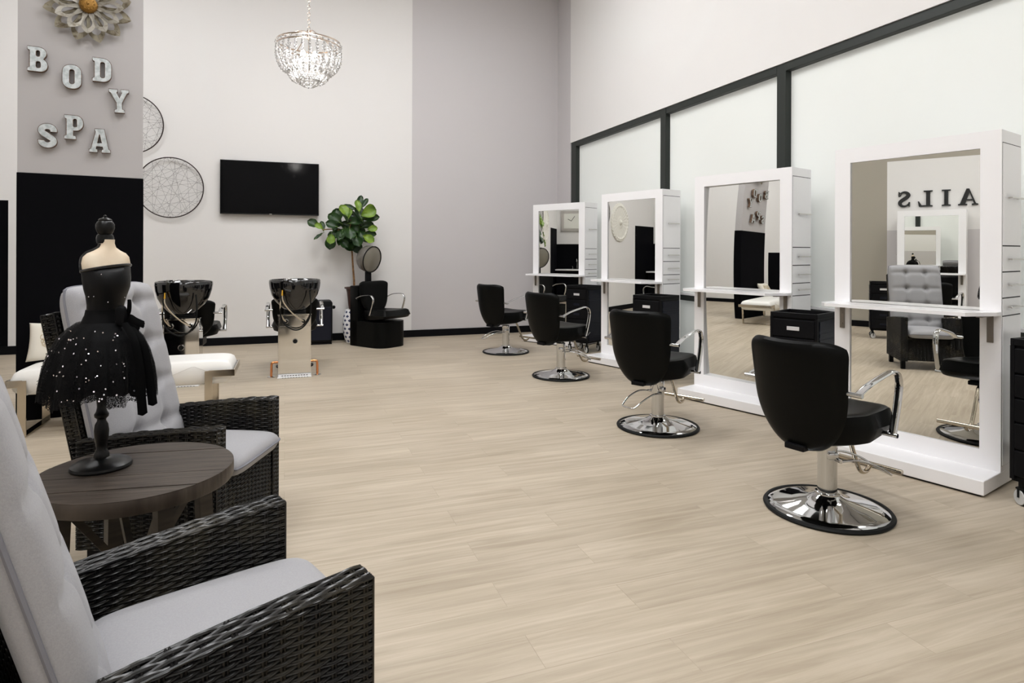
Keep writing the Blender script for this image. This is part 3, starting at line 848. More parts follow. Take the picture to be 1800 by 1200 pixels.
# leaves: x right, z up seen from the front, in 0.01 m; angle of the leaf axis, length, width, tone
LEAVES = [(-52, 118, 150, 17, 15, 0), (-44, 112, 95, 15, 9, 0), (-47, 114, 140, 13, 9, 1), (-46, 108, 225, 16, 5, 0), (-30, 110, 75, 15, 9, 0), (-33, 104, 265, 20, 17, 0), (-34, 106, 265, 14, 13, 1), (-24, 112, 120, 14, 10, 0),
          (-18, 124, 140, 22, 17, 0), (-20, 106, 265, 16, 8, 0), (-10, 134, 110, 19, 16, 1), (-8, 128, 80, 18, 14, 0), (-8, 132, 95, 16, 14, 1), (-14, 122, 170, 20, 15, 0), (-4, 122, 60, 20, 15, 0), (4, 118, 40, 22, 16, 0),
          (-2, 112, 200, 22, 14, 0), (-2, 106, 250, 22, 20, 0), (4, 98, 285, 21, 17, 0), (-10, 102, 300, 22, 20, 0), (10, 106, 330, 18, 14, 0), (15, 104, 330, 17, 14, 1), (20, 110, 350, 16, 10, 0), (22, 114, 10, 14, 11, 1),
          (14, 118, 20, 18, 12, 0), (14, 132, 5, 24, 13, 0), (12, 136, 25, 22, 18, 1), (15, 144, 15, 17, 16, 1), (6, 146, 160, 20, 9, 0), (4, 138, 150, 21, 10, 0), (8, 142, 95, 18, 11, 1), (12, 148, 60, 18, 8, 0), (9, 150, 75, 19, 10, 0),
          (18, 124, 350, 18, 9, 0), (20, 102, 300, 9, 9, 0), (-24, 118, 160, 17, 14, 0), (0, 128, 120, 18, 14, 0), (8, 126, 75, 20, 14, 0), (-6, 116, 270, 18, 17, 0), (-16, 114, 250, 17, 13, 0), (2, 104, 220, 18, 15, 0), (10, 112, 300, 18, 13, 0)]
random.seed(5)
LEAVES += [(random.uniform(-26, 14), random.uniform(98, 134), random.uniform(0, 360), random.uniform(15, 22), random.uniform(12, 18), 0) for k in range(26)]
b = MB()
for (lx, lz, ang, ln, wd, tone) in LEAVES:
    lx, lz, ln, wd = -4 + (lx + 4) * 0.88, 116 + (lz - 118) * 0.88, ln * 0.92, wd * 0.92
    a = R(ang); ax = Vector((math.cos(a), 0, math.sin(a))); bx = Vector((-math.sin(a), 0, math.cos(a)))
    yaw = random.uniform(-0.6, 0.25); pit = random.uniform(-0.4, 0.4)
    nrm = Vector((0, -1, 0)); nrm = (nrm + ax * pit * 0.5 + bx * yaw * 0.6 + Vector((0, 0, 0.35))).normalized()
    ax2 = (ax - nrm * ax.dot(nrm)).normalized(); bx2 = nrm.cross(ax2)
    dy = random.uniform(-0.20, 0.10); c = Vector((lx / 100 - 0.03, dy if tone == 0 else -0.20 + dy * 0.3, lz / 100))
    ln *= 0.0110; wd *= 0.0107
    def leaf(u, v, c=c, ax=ax2, bx=bx2, nrm=nrm, ln=ln, wd=wd):
        s = 2 * u - 1
        w = wd / 2 * (math.sin(PI * min(1, v * 0.96 + 0.04)) ** 0.62) * (0.62 + 0.55 * v)
        rip = 0.006 * math.sin(v * 16) * abs(s)
        return c + ax * (ln * v) + bx * (w * s) + nrm * (0.16 * wd * (s * s) - 0.28 * ln * (v - 0.4) ** 2 + rip)
    b.grid(leaf, 6, 9, mi=tone)
    b.tube([c - ax2 * 0.03, c + ax2 * ln * 0.85 + nrm * (-0.28 * ln * 0.2 + 0.001)], 0.0022, 5, mi=1)
b.build('foliage', ['leaf', 'leaf_young'], t, fix=False, angle=80)

# small black cabinet behind the shampoo chair
t = thing('towel_cabinet', 'small black cabinet with side knob between shampoo chair and garden stool', 'cabinet', (0.475, 9.22, 0))
b = MB(); b.boxr(-0.15, 0.15, -0.17, 0.17, 0.02, 0.60, 0.03); b.boxr(-0.14, 0.14, -0.16, 0.16, 0.0, 0.02); b.build('body', 'plastic', t)
b = MB(); b.boxr(-0.13, 0.13, -0.178, -0.168, 0.06, 0.52, 0.004); b.build('door', 'plastic_side', t, smooth=False)
b = MB(); b.cyl((0.15, 0, 0.50), (0.168, 0, 0.50), 0.016, n=16); b.ball((0.175, 0, 0.50), 0.026, 2); b.build('knob', 'rubber', t)

# ------------------------------------------------------------------ television
t = thing('television', 'large flat black television on the white far wall', 'television', (-0.192, YF - 0.06, 2.166), R(0.0))
b = MB(); b.boxr(-0.642, 0.642, -0.022, 0.030, -0.368, 0.368, 0.004); b.boxr(-0.2, 0.2, 0.030, 0.058, -0.15, 0.15)
b.build('cabinet', 'tv', t, smooth=False)
b = MB(); b.boxr(-0.632, 0.632, -0.0245, -0.0221, -0.352, 0.358); b.build('screen', 'screen', t, smooth=False)
b = MB(); b.boxr(-0.016, 0.016, -0.0235, -0.022, -0.364, -0.357); b.build('logo', 'steel', t, smooth=False)

# ------------------------------------------------------------------ round wire wall art
def wire_art(label, x, z, r, seed):
    t = thing('wire_wall_art', label, 'wall art', (x, YF - 0.05, z), 0, 'round wire wall art')
    b = MB(); b.tube([(r * math.cos(2 * PI * i / 72), 0, r * math.sin(2 * PI * i / 72)) for i in range(72)], 0.0075, 8, closed=True); b.build('rim', 'wire', t)
    random.seed(seed); b = MB()
    for fam in range(6):
        a0 = fam * PI / 6 + random.uniform(-0.06, 0.06)
        for q in range(-3, 4):
            d = (q + random.uniform(-0.30, 0.30)) * r * 0.27; a = a0 + random.uniform(-0.16, 0.16)
            if abs(d) > r * 0.93: continue
            hl = math.sqrt(r * r - d * d); ca, sa = math.cos(a), math.sin(a)
            b.tube([(d * ca - hl * sa, 0.004 * (fam % 3 - 1), d * sa + hl * ca), (d * ca + hl * sa, 0.004 * (fam % 3 - 1), d * sa - hl * ca)], 0.0012, 4)
    b.build('wire_web', 'wire', t, smooth=False)
    b = MB(); b.cyl((0, 0.0, r - 0.01), (0, 0.05, r - 0.01), 0.004, n=8); b.cyl((0, 0, -r + 0.01), (0, 0.05, -r + 0.01), 0.004, n=8); b.build('standoff', 'wire', t)
wire_art('round dark wire wall art beside the television, lower and larger in view', -1.437, 2.132, 0.398, 3)
wire_art('round dark wire wall art high up, mostly hidden behind the gray sign wall', -1.905, 2.945, 0.385, 8)
# plaster medallion (behind the sign wall, seen in the mirrors)
t = thing('ceiling_medallion', 'round white scalloped plaster medallion on the wall, seen in the mirrors', 'medallion', (-2.40, YF - 0.001, 1.95))
b = MB()
def med(u, v):
    a = 2 * PI * u; r = 0.43 * v
    h = 0.018 + 0.012 * math.exp(-((v - 0.86) / 0.05) ** 2) + 0.008 * math.exp(-((v - 0.25) / 0.06) ** 2) + (0.012 * abs(math.sin(a * 16)) if v > 0.80 else 0.008 * abs(math.sin(a * 12)) * v) + (0.05 * math.exp(-(v / 0.14) ** 2))
    if v > 0.999: h = 0.0
    rr = r * (1 + (0.02 * math.cos(a * 32) if v > 0.85 else 0))
    return Vector((rr * math.cos(a), -h, rr * math.sin(a)))
b.grid(med, 192, 44, closed_u=True); b.build('relief', 'plaster', t, fix=False, angle=70)
b = MB(); b.ball((0, -0.05, 0), 0.045, 2, (1, 0.6, 1)); b.build('boss', 'plaster', t)

# ------------------------------------------------------------------ galvanized sign letters
def rrect(x0, x1, y0, y1, r):
    return arc(x1 - r, y0 + r, r, r, -90, 0, 6) + arc(x1 - r, y1 - r, r, r, 0, 90, 6) + arc(x0 + r, y1 - r, r, r, 90, 180, 6) + arc(x0 + r, y0 + r, r, r, 180, 270, 6)
def stroke(spine, wid):
    P = [Vector((x, y, 0)) for x, y in spine]; n = len(P); l, r = [], []
    for i in range(n):
        t = (P[min(i + 1, n - 1)] - P[max(i - 1, 0)]).normalized(); q = Vector((-t.y, t.x, 0)); w = wid(i / (n - 1)) / 2
        l.append((P[i].x + q.x * w, P[i].y + q.y * w)); r.append((P[i].x - q.x * w, P[i].y - q.y * w))
    return l + r[::-1]
def slab(ch):
    if ch == 'B':
        return [[(0, 0), (0.40, 0)] + arc(0.40, 0.275, 0.27, 0.275, -90, 62, 12) + arc(0.37, 0.755, 0.26, 0.245, -40, 90, 12) + [(0, 1), (0, 0.87), (0.07, 0.84), (0.07, 0.16), (0, 0.13)],
                rrect(0.28, 0.43, 0.15, 0.42, 0.07), rrect(0.28, 0.41, 0.61, 0.86, 0.07)]
    if ch == 'O':
        return [rrect(0, 0.66, 0, 1, 0.30), rrect(0.245, 0.415, 0.20, 0.80, 0.08)]
    if ch == 'D':
        return [[(0, 0), (0.34, 0)] + arc(0.36, 0.32, 0.32, 0.32, -90, 0, 10) + arc(0.36, 0.68, 0.32, 0.32, 0, 90, 10) + [(0, 1), (0, 0.87), (0.07, 0.84), (0.07, 0.16), (0, 0.13)],
                rrect(0.28, 0.44, 0.17, 0.83, 0.07)]
    if ch == 'P':
        return [[(0, 0), (0.40, 0), (0.40, 0.13), (0.31, 0.16), (0.31, 0.36), (0.40, 0.36)] + arc(0.40, 0.68, 0.26, 0.32, -90, 90, 14) + [(0, 1), (0, 0.87), (0.07, 0.84), (0.07, 0.16), (0, 0.13)],
                rrect(0.30, 0.43, 0.51, 0.85, 0.06)]
    if ch == 'Y':
        return [[(0.18, 0), (0.55, 0), (0.55, 0.12), (0.47, 0.15), (0.47, 0.42), (0.66, 0.84), (0.73, 0.87), (0.73, 1), (0.44, 1), (0.44, 0.88), (0.47, 0.86), (0.38, 0.62), (0.28, 0.86), (0.32, 0.88), (0.32, 1), (0, 1), (0, 0.87), (0.06, 0.84), (0.26, 0.42), (0.26, 0.15), (0.18, 0.12)]]
    if ch == 'A':
        return [[(0, 0), (0.30, 0), (0.30, 0.12), (0.245, 0.14), (0.262, 0.25), (0.478, 0.25), (0.495, 0.14), (0.44, 0.12), (0.44, 0), (0.76, 0), (0.76, 0.12), (0.70, 0.15), (0.54, 1), (0.20, 1), (0.20, 0.90), (0.23, 0.88), (0.06, 0.15), (0, 0.12)],
                [(0.295, 0.40), (0.44, 0.40), (0.375, 0.76), (0.36, 0.76)]]
    if ch == 'S':
        sp = [(0.55, 0.66)] + arc(0.345, 0.715, 0.205, 0.165, 5, 190, 14) + [(0.20, 0.60), (0.345, 0.50), (0.485, 0.40)] + arc(0.345, 0.285, 0.205, 0.165, 20, -190, 14)
        sp = [(p.x, p.y) for p in bez([(x, y, 0) for x, y in sp], 3)]
        return [stroke(sp, lambda u: 0.235)]
def rot2(loops, a, w):
    c, s = math.cos(a), math.sin(a)
    return [[((x - w / 2) * c - (y - 0.5) * s, (x - w / 2) * s + (y - 0.5) * c) for x, y in lp] for lp in loops]
SIGN = [('B', -0.691, 2.746, 0.66, 0), ('O', -0.476, 2.644, 0.66, 0), ('D', -0.280, 2.724, 0.68, 0), ('Y', -0.164, 2.492, 0.73, 2),
        ('S', -0.628, 2.172, 0.69, 0), ('P', -0.462, 2.252, 0.66, 0), ('A', -0.293, 2.163, 0.76, 0)]
WORDS = {'B': 'B at the upper left of the sign', 'O': 'O in the upper word of the sign', 'D': 'D in the upper word of the sign', 'Y': 'Y ending the upper word of the sign',
         'S': 'S starting the lower word of the sign', 'P': 'P in the middle of the lower word', 'A': 'A ending the lower word of the sign'}
for ch, u, z, w, tilt in SIGN:
    h = 0.187
    lp = [[(x * h, y * h) for x, y in l] for l in rot2(slab(ch), R(tilt), w)]
    o = glyph('metal_letter', lp, 0.038, ['galv', 'rust'])
    o.location = on_partition(u, z, 0.030)
    o.rotation_euler = (PI / 2, 0, PA)
    tag(o, 'galvanized metal letter ' + WORDS[ch], 'letter', 'galvanized letters on the gray sign wall')
    # thin brown edge line round the face, part of the same letter
    e = MB()
    for l in lp: e.tube([(x, y, 0.0185) for x, y in l], 0.0022, 5, closed=True)
    e.build('letter_rim', 'rust', o)

# metal flower above the letters
t = thing('metal_flower', 'large antiqued metal flower wall decoration above the letters', 'wall decoration', on_partition(-0.3717, 3.222, 0.0), PA)
def petal(a, ln, wd, lift, y0, mi):
    b = MB()
    ca, sa = math.cos(a), math.sin(a)
    outer, inner = [], []
    n = 12
    def prof(s): return wd / 2 * (math.sin(PI * min(1.0, s ** 1.25 * 0.97 + 0.03)) ** 0.85) if s < 0.985 else 0.0
    for k in range(n + 1):
        s = k / n; outer.append((0.05 + ln * s, prof(s) + (0.004 if s < 0.97 else 0.0005)))
    for k in range(n + 1):
        s = k / n; q = 0.10 + 0.66 * s; inner.append((0.05 + ln * q, max(0.001, (prof(q) - 0.016) * math.sin(PI * s) ** 0.35 if 0 < s < 1 else 0.0008)))
    V = []
    for side in (1, -1):
        A, B2 = [], []
        for (x, w), (xi, wi) in zip(outer, inner):
            def P(x, w):
                s = (x - 0.05) / ln
                yy = -(y0 + lift * s ** 1.2 - 0.25 * w * w / max(wd, 0.01) - 0.03 * max(0, s - 0.75))
                return Vector((x * ca - side * w * sa, yy, x * sa + side * w * ca))
            A.append(b.bm.verts.new(P(x, w))); B2.append(b.bm.verts.new(P(xi, wi)))
        for i in range(n):
            q = (A[i], A[i + 1], B2[i + 1], B2[i])
            b.face(q, mi)
    bmesh.ops.solidify(b.bm, geom=b.bm.faces[:], thickness=0.003)
    return b
for i in range(12):
    a = R(15 + 30 * i)
    petal(a, 0.250, 0.112, 0.045, 0.022, 0).build('petal', 'petal', t, angle=60)
for i in range(12):
    a = R(30 * i)
    petal(a, 0.190, 0.090, 0.075, 0.036, 0).build('petal', 'petal_light', t, angle=60)
b = MB()
b.lathe([(0.062, 0.0), (0.062, 0.05), (0.056, 0.064), (0.04, 0.076), (0.02, 0.082)], 32, (0, -0.005, 0), (0, -1, 0))
for i in range(12): b.ball((0.042 * math.cos(R(30 * i)), -0.078, 0.042 * math.sin(R(30 * i))), 0.008, 1)
b.ball((0, -0.087, 0), 0.012, 1)
b.build('flower_center', 'petal_core', t)

# ------------------------------------------------------------------ black wall letters (seen in the nearest mirror) and clock
def serif(ch):
    if ch == 'I': return [[(0, 0), (0.46, 0), (0.46, 0.07), (0.33, 0.09), (0.33, 0.91), (0.46, 0.93), (0.46, 1), (0, 1), (0, 0.93), (0.13, 0.91), (0.13, 0.09), (0, 0.07)]]
    if ch == 'L': return [[(0, 0), (0.72, 0), (0.78, 0.34), (0.72, 0.34), (0.58, 0.09), (0.34, 0.09), (0.34, 0.91), (0.47, 0.93), (0.47, 1), (0, 1), (0, 0.93), (0.13, 0.91), (0.13, 0.09), (0, 0.07)]]
    if ch == 'A': return [[(0, 0), (0.32, 0), (0.32, 0.07), (0.22, 0.09), (0.27, 0.28), (0.58, 0.28), (0.64, 0.09), (0.54, 0.07), (0.54, 0), (1.0, 0), (1.0, 0.07), (0.90, 0.09), (0.58, 1), (0.44, 1), (0.11, 0.09), (0, 0.07)],
                          [(0.295, 0.36), (0.555, 0.36), (0.43, 0.76)]]
    if ch == 'S':
        sp = [(0.60, 0.72)] + arc(0.36, 0.76, 0.225, 0.185, 25, 185, 14) + [(0.22, 0.62), (0.36, 0.52), (0.50, 0.42)] + arc(0.36, 0.255, 0.235, 0.195, 25, -165, 14)
        sp = [(p.x, p.y) for p in bez([(x, y, 0) for x, y in sp], 3)]
        return [stroke(sp, lambda u: 0.10 + 0.12 * math.sin(PI * u) ** 2), [(0.60, 0.68), (0.67, 0.68), (0.67, 0.99), (0.63, 0.99), (0.56, 0.86)], [(0.05, 0.32), (0.05, 0.02), (0.09, 0.02), (0.17, 0.13), (0.12, 0.32)]]
LW = (('A', 2.951, 1.0), ('I', 3.24, 0.46), ('L', 3.526, 0.76), ('S', 3.824, 0.70))
for ch, y, w in LW:
    h = 0.265
    lp = [[((x - w / 2) * h, (yy - 0.5) * h) for x, yy in l] for l in serif(ch)]
    o = glyph('wall_letter', lp, 0.025, ['wall_letter_black', 'wall_letter_black'])
    o.location = (XL + 0.0135, y, 2.20); o.rotation_euler = (PI / 2, 0, PI / 2)
    tag(o, 'black serif letter %s on the wall, seen reversed in the nearest mirror' % ch, 'letter', 'black wall letters')
t = thing('wall_clock', 'square pale wall clock in a silver frame, seen in the far mirror', 'clock', (XL + 0.001, 9.02, 2.12), PI / 2)
b = MB(); b.boxr(-0.28, 0.28, -0.03, 0.0, -0.28, 0.28, 0.006); b.build('frame', 'steel', t, smooth=False)
b = MB(); b.boxr(-0.20, 0.20, -0.036, -0.03, -0.20, 0.20); b.build('clock_face', 'clock', t, smooth=False)
for ln, a in ((0.11, 60), (0.16, -35)):
    b = MB(); b.box((math.sin(R(a)) * ln / 2, -0.039, math.cos(R(a)) * ln / 2), (0.012, 0.003, ln), Matrix.Rotation(R(a), 3, 'Y')); b.build('clock_hand', 'rubber', t, smooth=False)
# sink cabinet with faucet on the left wall
t = thing('sink_cabinet', 'black sink cabinet with chrome faucet below the clock, seen in the far mirror', 'sink', (XL + 0.02, 8.85, 0), 0)
b = MB(); b.boxr(0, 0.48, -0.55, 0.50, 0.0, 0.80, 0.004); b.build('body', 'black_wall', t, smooth=False)
b = MB(); b.boxr(0, 0.52, -0.58, 0.53, 0.801, 0.83, 0.004); b.build('countertop', 'laminate', t, smooth=False)
b = MB(); b.tube(bez([(0.10, 0, 0.83), (0.10, 0, 1.02), (0.13, 0, 1.09), (0.20, 0, 1.10), (0.24, 0, 1.04)], 6), 0.012, 10)
for s in (-1, 1): b.cyl((0.10, s * 0.12, 0.83), (0.10, s * 0.12, 0.90), 0.014, n=12); b.box((0.12, s * 0.12, 0.905), (0.08, 0.018, 0.012), bevel=0.003)
b.build('faucet', 'chrome', t)

# ------------------------------------------------------------------ chandelier
t = thing('chandelier', 'crystal bead chandelier with gold ring hanging from a chain', 'chandelier', (0.19, 5.78, 3.085))
b = MB()
for z in (0.0, 0.035):
    b.sweep([(0.268 * math.cos(2 * PI * i / 64), 0.268 * math.sin(2 * PI * i / 64), z) for i in range(64)], [(-0.006, -0.003), (0.006, -0.003), (0.006, 0.003), (-0.006, 0.003)], (0, 0, 1), closed=True)
for i in range(4):
    a = R(90 * i + 20)
    b.tube(bez([(0.262 * math.cos(a), 0.262 * math.sin(a), 0.04), (0.17 * math.cos(a), 0.17 * math.sin(a), 0.075), (0.08 * math.cos(a), 0.08 * math.sin(a), 0.125), (0, 0, 0.13)], 5), 0.004, 6)
b.cyl((0, 0, 0.07), (0, 0, 0.145), 0.018, n=16); b.cyl((0, 0, -0.27), (0, 0, 0.08), 0.006, n=10)
for r, z in ((0.14, -0.125), (0.06, -0.25)):
    b.tube([(r * math.cos(2 * PI * i / 40), r * math.sin(2 * PI * i / 40), z) for i in range(40)], 0.004, 6, closed=True)
    for i in range(3): b.cyl((0, 0, z), (r * math.cos(R(120 * i)), r * math.sin(R(120 * i)), z), 0.003, n=6)
b.build('frame', 'gold', t)
b = MB()
z = 0.145; i = 0
while z < ZC - 3.085 - 0.03:
    a = (i % 2) * PI / 2
    b.tube([(0.010 * math.cos(q * PI / 6) * math.cos(a), 0.010 * math.cos(q * PI / 6) * math.sin(a), z + 0.018 + 0.018 * math.sin(q * PI / 6)) for q in range(12)], 0.0022, 5, closed=True)
    z += 0.031; i += 1
b.build('chain', 'gold', t)
b = MB(); b.lathe([(0.06, ZC - 3.085 - 0.03), (0.06, ZC - 3.085)], 24); b.build('ceiling_canopy', 'gold', t)
b = MB()
for k in range(32): b.ball((0.274 * math.cos(2 * PI * k / 32), 0.274 * math.sin(2 * PI * k / 32), 0.0175), 0.011, 1)
b.build('bead_band', 'crystal', t)
random.seed(2)
def strand(pts, a, r, n):
    b = MB(); P = bez([(x, 0, z) for x, z in pts], 12)
    for k in range(n):
        p = P[int(k / (n - 1) * (len(P) - 1))]
        b.ball((p.x * math.cos(a), p.x * math.sin(a), p.z), r * random.uniform(0.75, 1.15), 1)
    b.build('crystal_strand', 'crystal', t, smooth=False)
for k in range(28): strand([(0.268, -0.012), (0.274, -0.07), (0.262, -0.14), (0.225, -0.205), (0.175, -0.235)], 2 * PI * k / 28, 0.0125, 12)
for k in range(22): strand([(0.20, -0.02), (0.215, -0.10), (0.205, -0.18), (0.165, -0.245), (0.14, -0.13)], 2 * PI * (k + 0.5) / 22, 0.0118, 13)
for k in range(20): strand([(0.14, -0.13), (0.172, -0.21), (0.160, -0.27), (0.115, -0.305), (0.06, -0.255)], 2 * PI * k / 20, 0.0115, 12)
for k in range(12): strand([(0.06, -0.255), (0.085, -0.295), (0.075, -0.325), (0.04, -0.345)], 2 * PI * k / 12, 0.0105, 7)
for k in range(4):
    a = R(45 + 90 * k)
    b = MB(); b.ball((0.07 * math.cos(a), 0.07 * math.sin(a), -0.08), 0.022, 2, (1, 1, 1.5)); b.build('bulb', 'bulb', t)
ld = bpy.data.lights.new('chandelier_glow', 'POINT'); ld.energy = 20; ld.color = (1, 0.96, 0.92); ld.shadow_soft_size = 0.10
lo = bpy.data.objects.new('chandelier_glow', ld); COL.objects.link(lo); lo.parent = t; lo.location = (0, 0, -0.12)

# ------------------------------------------------------------------ wicker recliners
def weave(b, P, N, L, H, row=0.0096, stake=0.037, amp=0.0034, phase=0, mi=0):
    """P(s, t): s in metres along the strands, t 0..1 across the rows; N outward"""
    N = Vector(N).normalized(); nr = max(1, round(H / row)); ns = max(1, round(L / stake)); st = L / ns; seg = 6
    half = 0.5 / nr
    for r in range(nr):
        tc = (r + 0.5) / nr; prev = None
        for k in range(ns * seg + 1):
            s = L * k / (ns * seg)
            w = math.sin(PI * (s / st) + (r + phase) * PI)
            off = amp * math.copysign(abs(w) ** 0.6, w)
            cur = [b.bm.verts.new(P(s, tc + q * half) + N * (off + e)) for q, e in ((-0.92, -0.002), (-0.5, 0.0014), (0.0, -0.0004), (0.5, 0.0014), (0.92, -0.002))]
            if prev:
                for i in range(4): b.face((prev[i], cur[i], cur[i + 1], prev[i + 1]), mi)
            prev = cur
    for k in range(ns):
        for d in (-0.0034, 0.0034):
            s = st * (k + 0.5) + d; prev = None
            for j in range(nr + 1):
                t = j / nr
                cur = [b.bm.verts.new(P(min(max(s + q, 0), L), t) + N * e) for q, e in ((-0.003, -0.001), (0, 0.0022), (0.003, -0.001))]
                if prev:
                    for i in range(2): b.face((prev[i], cur[i], cur[i + 1], prev[i + 1]), mi)
                prev = cur
AL, AW, AT = 0.58, 0.60, 0.066
def atop(x): return 0.58 - 0.055 * (min(1, -x / AL)) ** 1.4
def wicker_recliner(label, x, y, rz, lean_deg, back_x, cush_t, cush_off):
    t = thing('wicker_recliner', label, 'armchair', (x, y, 0), R(rz), 'wicker recliners with gray cushions')
    for s in (1, -1):
        b = MB(); yo, yi = s * AW / 2, s * (AW / 2 - AT); z0 = 0.09
        ya, yb = min(yo, yi) + 0.005, max(yo, yi) - 0.005
        n = 12
        rings = []
        for k in range(n + 1):
            xx = -AL + AL * k / n - (0.005 if k == n else 0)
            zt = atop(xx) - 0.005
            rings.append([Vector((xx, ya, z0)), Vector((xx, yb, z0)), Vector((xx, yb, zt)), Vector((xx, ya, zt))])
        b.loft(rings, mi=1)
        weave(b, lambda q, v: Vector((q - AL, yo, z0 + (atop(q - AL) - z0) * v)), (0, s, 0), AL, 0.49)
        weave(b, lambda q, v: Vector((q - AL, yi, z0 + (atop(q - AL) - z0) * v)), (0, -s, 0), AL, 0.49, phase=1)
        weave(b, lambda q, v: Vector((0, yi + (yo - yi) * q / AT, z0 + (0.58 - z0) * v)), (1, 0, 0), AT, 0.49, stake=0.034)
        weave(b, lambda q, v: Vector((q - AL, yi + (yo - yi) * v, atop(q - AL))), (0, 0, 1), AL, AT, row=0.0135, stake=0.055)
        for e in (yo, yi):      # wrapped corner strands
            b.tube([(-AL + AL * k / 12, e, atop(-AL + AL * k / 12) - 0.002) for k in range(13)], 0.0032, 6)
            b.tube([(-0.001, e, z0), (-0.001, e, 0.578)], 0.0032, 6)
        b.build('arm', ['wicker', 'wicker_core'], t, fix=False, angle=50)
        for fx in (-0.05, -0.52):
            f = MB(); f.boxr(fx - 0.022, fx + 0.022, s * (AW / 2 - AT / 2) - 0.022, s * (AW / 2 - AT / 2) + 0.022, 0.0, 0.095, 0.004); f.build('foot', 'plastic', t, smooth=False)
    b = MB(); hw = AW / 2 - AT
    b.boxr(-0.045, -0.012, -hw, hw, 0.10, 0.345, mi=1)
    weave(b, lambda q, v: Vector((-0.007, -hw + q, 0.10 + 0.25 * v)), (1, 0, 0), 2 * hw, 0.25)
    b.boxr(-AL, -0.046, -hw, hw, 0.30, 0.345, mi=1)
    b.build('front_panel', ['wicker', 'wicker_core'], t, fix=False, angle=50)
    # reclined back
    lean = R(lean_deg); Ub = Vector((-math.sin(lean), 0, math.cos(lean))); Nf = Vector((math.cos(lean), 0, math.sin(lean))); B0 = Vector((back_x, 0, 0.26)); BHt, BW, BT = 0.80, 0.525, 0.055
    b = MB()
    def bp(yv, h, d): return B0 + Ub * h + Vector((0, yv, 0)) - Nf * d
    e = 0.004
    b.loft([[bp(-BW / 2 + e, h, e), bp(BW / 2 - e, h, e), bp(BW / 2 - e, h, BT - e), bp(-BW / 2 + e, h, BT - e)] for h in (0, BHt - e)], mi=1)
    weave(b, lambda q, v: bp(-BW / 2 + q, BHt * v, BT), -Nf, BW, BHt)
    weave(b, lambda q, v: bp(-BW / 2 + q, BHt * v, 0), Nf, BW, BHt)
    for s in (1, -1): weave(b, lambda q, v, s=s: bp(s * BW / 2, BHt * v, q), (0, s, 0), BT, BHt, stake=0.031)
    weave(b, lambda q, v: bp(-BW / 2 + q, BHt, BT * v), Ub, BW, BT, row=0.0155)
    for s in (1, -1):
        for d in (0, BT): b.tube([bp(s * BW / 2, 0, d), bp(s * BW / 2, BHt, d)], 0.0035, 6)
    for d in (0, BT): b.tube([bp(-BW / 2, BHt, d), bp(BW / 2, BHt, d)], 0.0035, 6)
    b.build('back_panel', ['wicker', 'wicker_core'], t, fix=False, angle=50)
    # cushions
    def rr(u, v, k=0.10):      # slightly rounded rectangle
        return u * (1 - k * 0.35 * abs(v) ** 8), v * (1 - k * 0.35 * abs(u) ** 8)
    b = MB(); CW, CH, CT = 0.545, 0.82, cush_t
    C0 = B0 + Nf * cush_off + Ub * 0.075
    tufts = [(sx * 0.36, -0.62 + 0.46 * k) for k in range(4) for sx in (-1, 1)]
    def bc(u, v, s):
        a, c = rr(u, v)
        e2 = max(0, 1 - abs(u) ** 11) ** 0.5 * max(0, 1 - abs(v) ** 13) ** 0.5
        d = CT / 2 * e2
        if s > 0:
            dip = 0
            for tu, tv in tufts:
                dip += 0.034 * math.exp(-((u - tu) / 0.10) ** 2 - ((v - tv) / 0.075) ** 2)
                dip += 0.010 * math.exp(-((v - tv) / 0.05) ** 2) * (1 if abs(u) < 0.95 else 0) * 0.5
            for tu in (-0.36, 0.36): dip += 0.007 * math.exp(-((u - tu) / 0.06) ** 2)
            d -= dip * e2
            d += 0.018 * e2 * math.cos(u * 1.5) * (0.7 - 0.3 * v)
        return C0 + Vector((0, a * CW / 2, 0)) + Ub * (CH * (c + 1) / 2) + Nf * (CT / 2 + s * d)
    b.pillow(bc, 44, 60); bcush = b.build('back_cushion', 'cushion', t, angle=70)
    b = MB(); path = []
    for i in range(80):
        q = 4 * i / 80; u, v = [(-1 + 2 * (q % 1), -1), (1, -1 + 2 * (q % 1)), (1 - 2 * (q % 1), 1), (-1, 1 - 2 * (q % 1))][int(q)]
        path.append(bc(u * 0.999, v * 0.999, -1) + Nf * 0.0)
    b.tube(path, 0.0055, 6, closed=True); b.build('piping', 'piping', bcush)
    for tu, tv in tufts[:6]:
        k = MB(); k.ball(bc(tu, tv, 1) + Nf * 0.002, 0.010, 1, (1, 1, 1)); k.build('tuft_button', 'cushion', bcush)
    b = MB(); SX0, SX1, SWd = -0.50, 0.055, 2 * hw - 0.012
    def sc(u, v, s):
        a, c = rr(u, v, 0.16)
        e2 = max(0, 1 - abs(u) ** 9) ** 0.5 * max(0, 1 - abs(v) ** 9) ** 0.5
        z = 0.395 + s * 0.046 * e2 + (0.014 * e2 * math.cos(u * 1.3) * math.cos(v * 1.3) if s > 0 else 0)
        return Vector(((SX0 + SX1) / 2 + a * (SX1 - SX0) / 2, c * SWd / 2, z))
    b.pillow(sc, 36, 30); sq = b.build('seat_cushion', 'cushion', t, angle=70)
    b = MB(); path = []
    for i in range(80):
        q = 4 * i / 80; u, v = [(-1 + 2 * (q % 1), -1), (1, -1 + 2 * (q % 1)), (1 - 2 * (q % 1), 1), (-1, 1 - 2 * (q % 1))][int(q)]
        path.append(sc(u * 0.999, v * 0.999, 1))
    b.tube(path, 0.005, 6, closed=True); b.build('piping', 'piping', sq)
    return t
wr = wicker_recliner('dark wicker recliner with light gray cushions nearest the camera, lower left', 0.084, 1.69, 20, 15.5, -0.565, 0.098, 0.036)
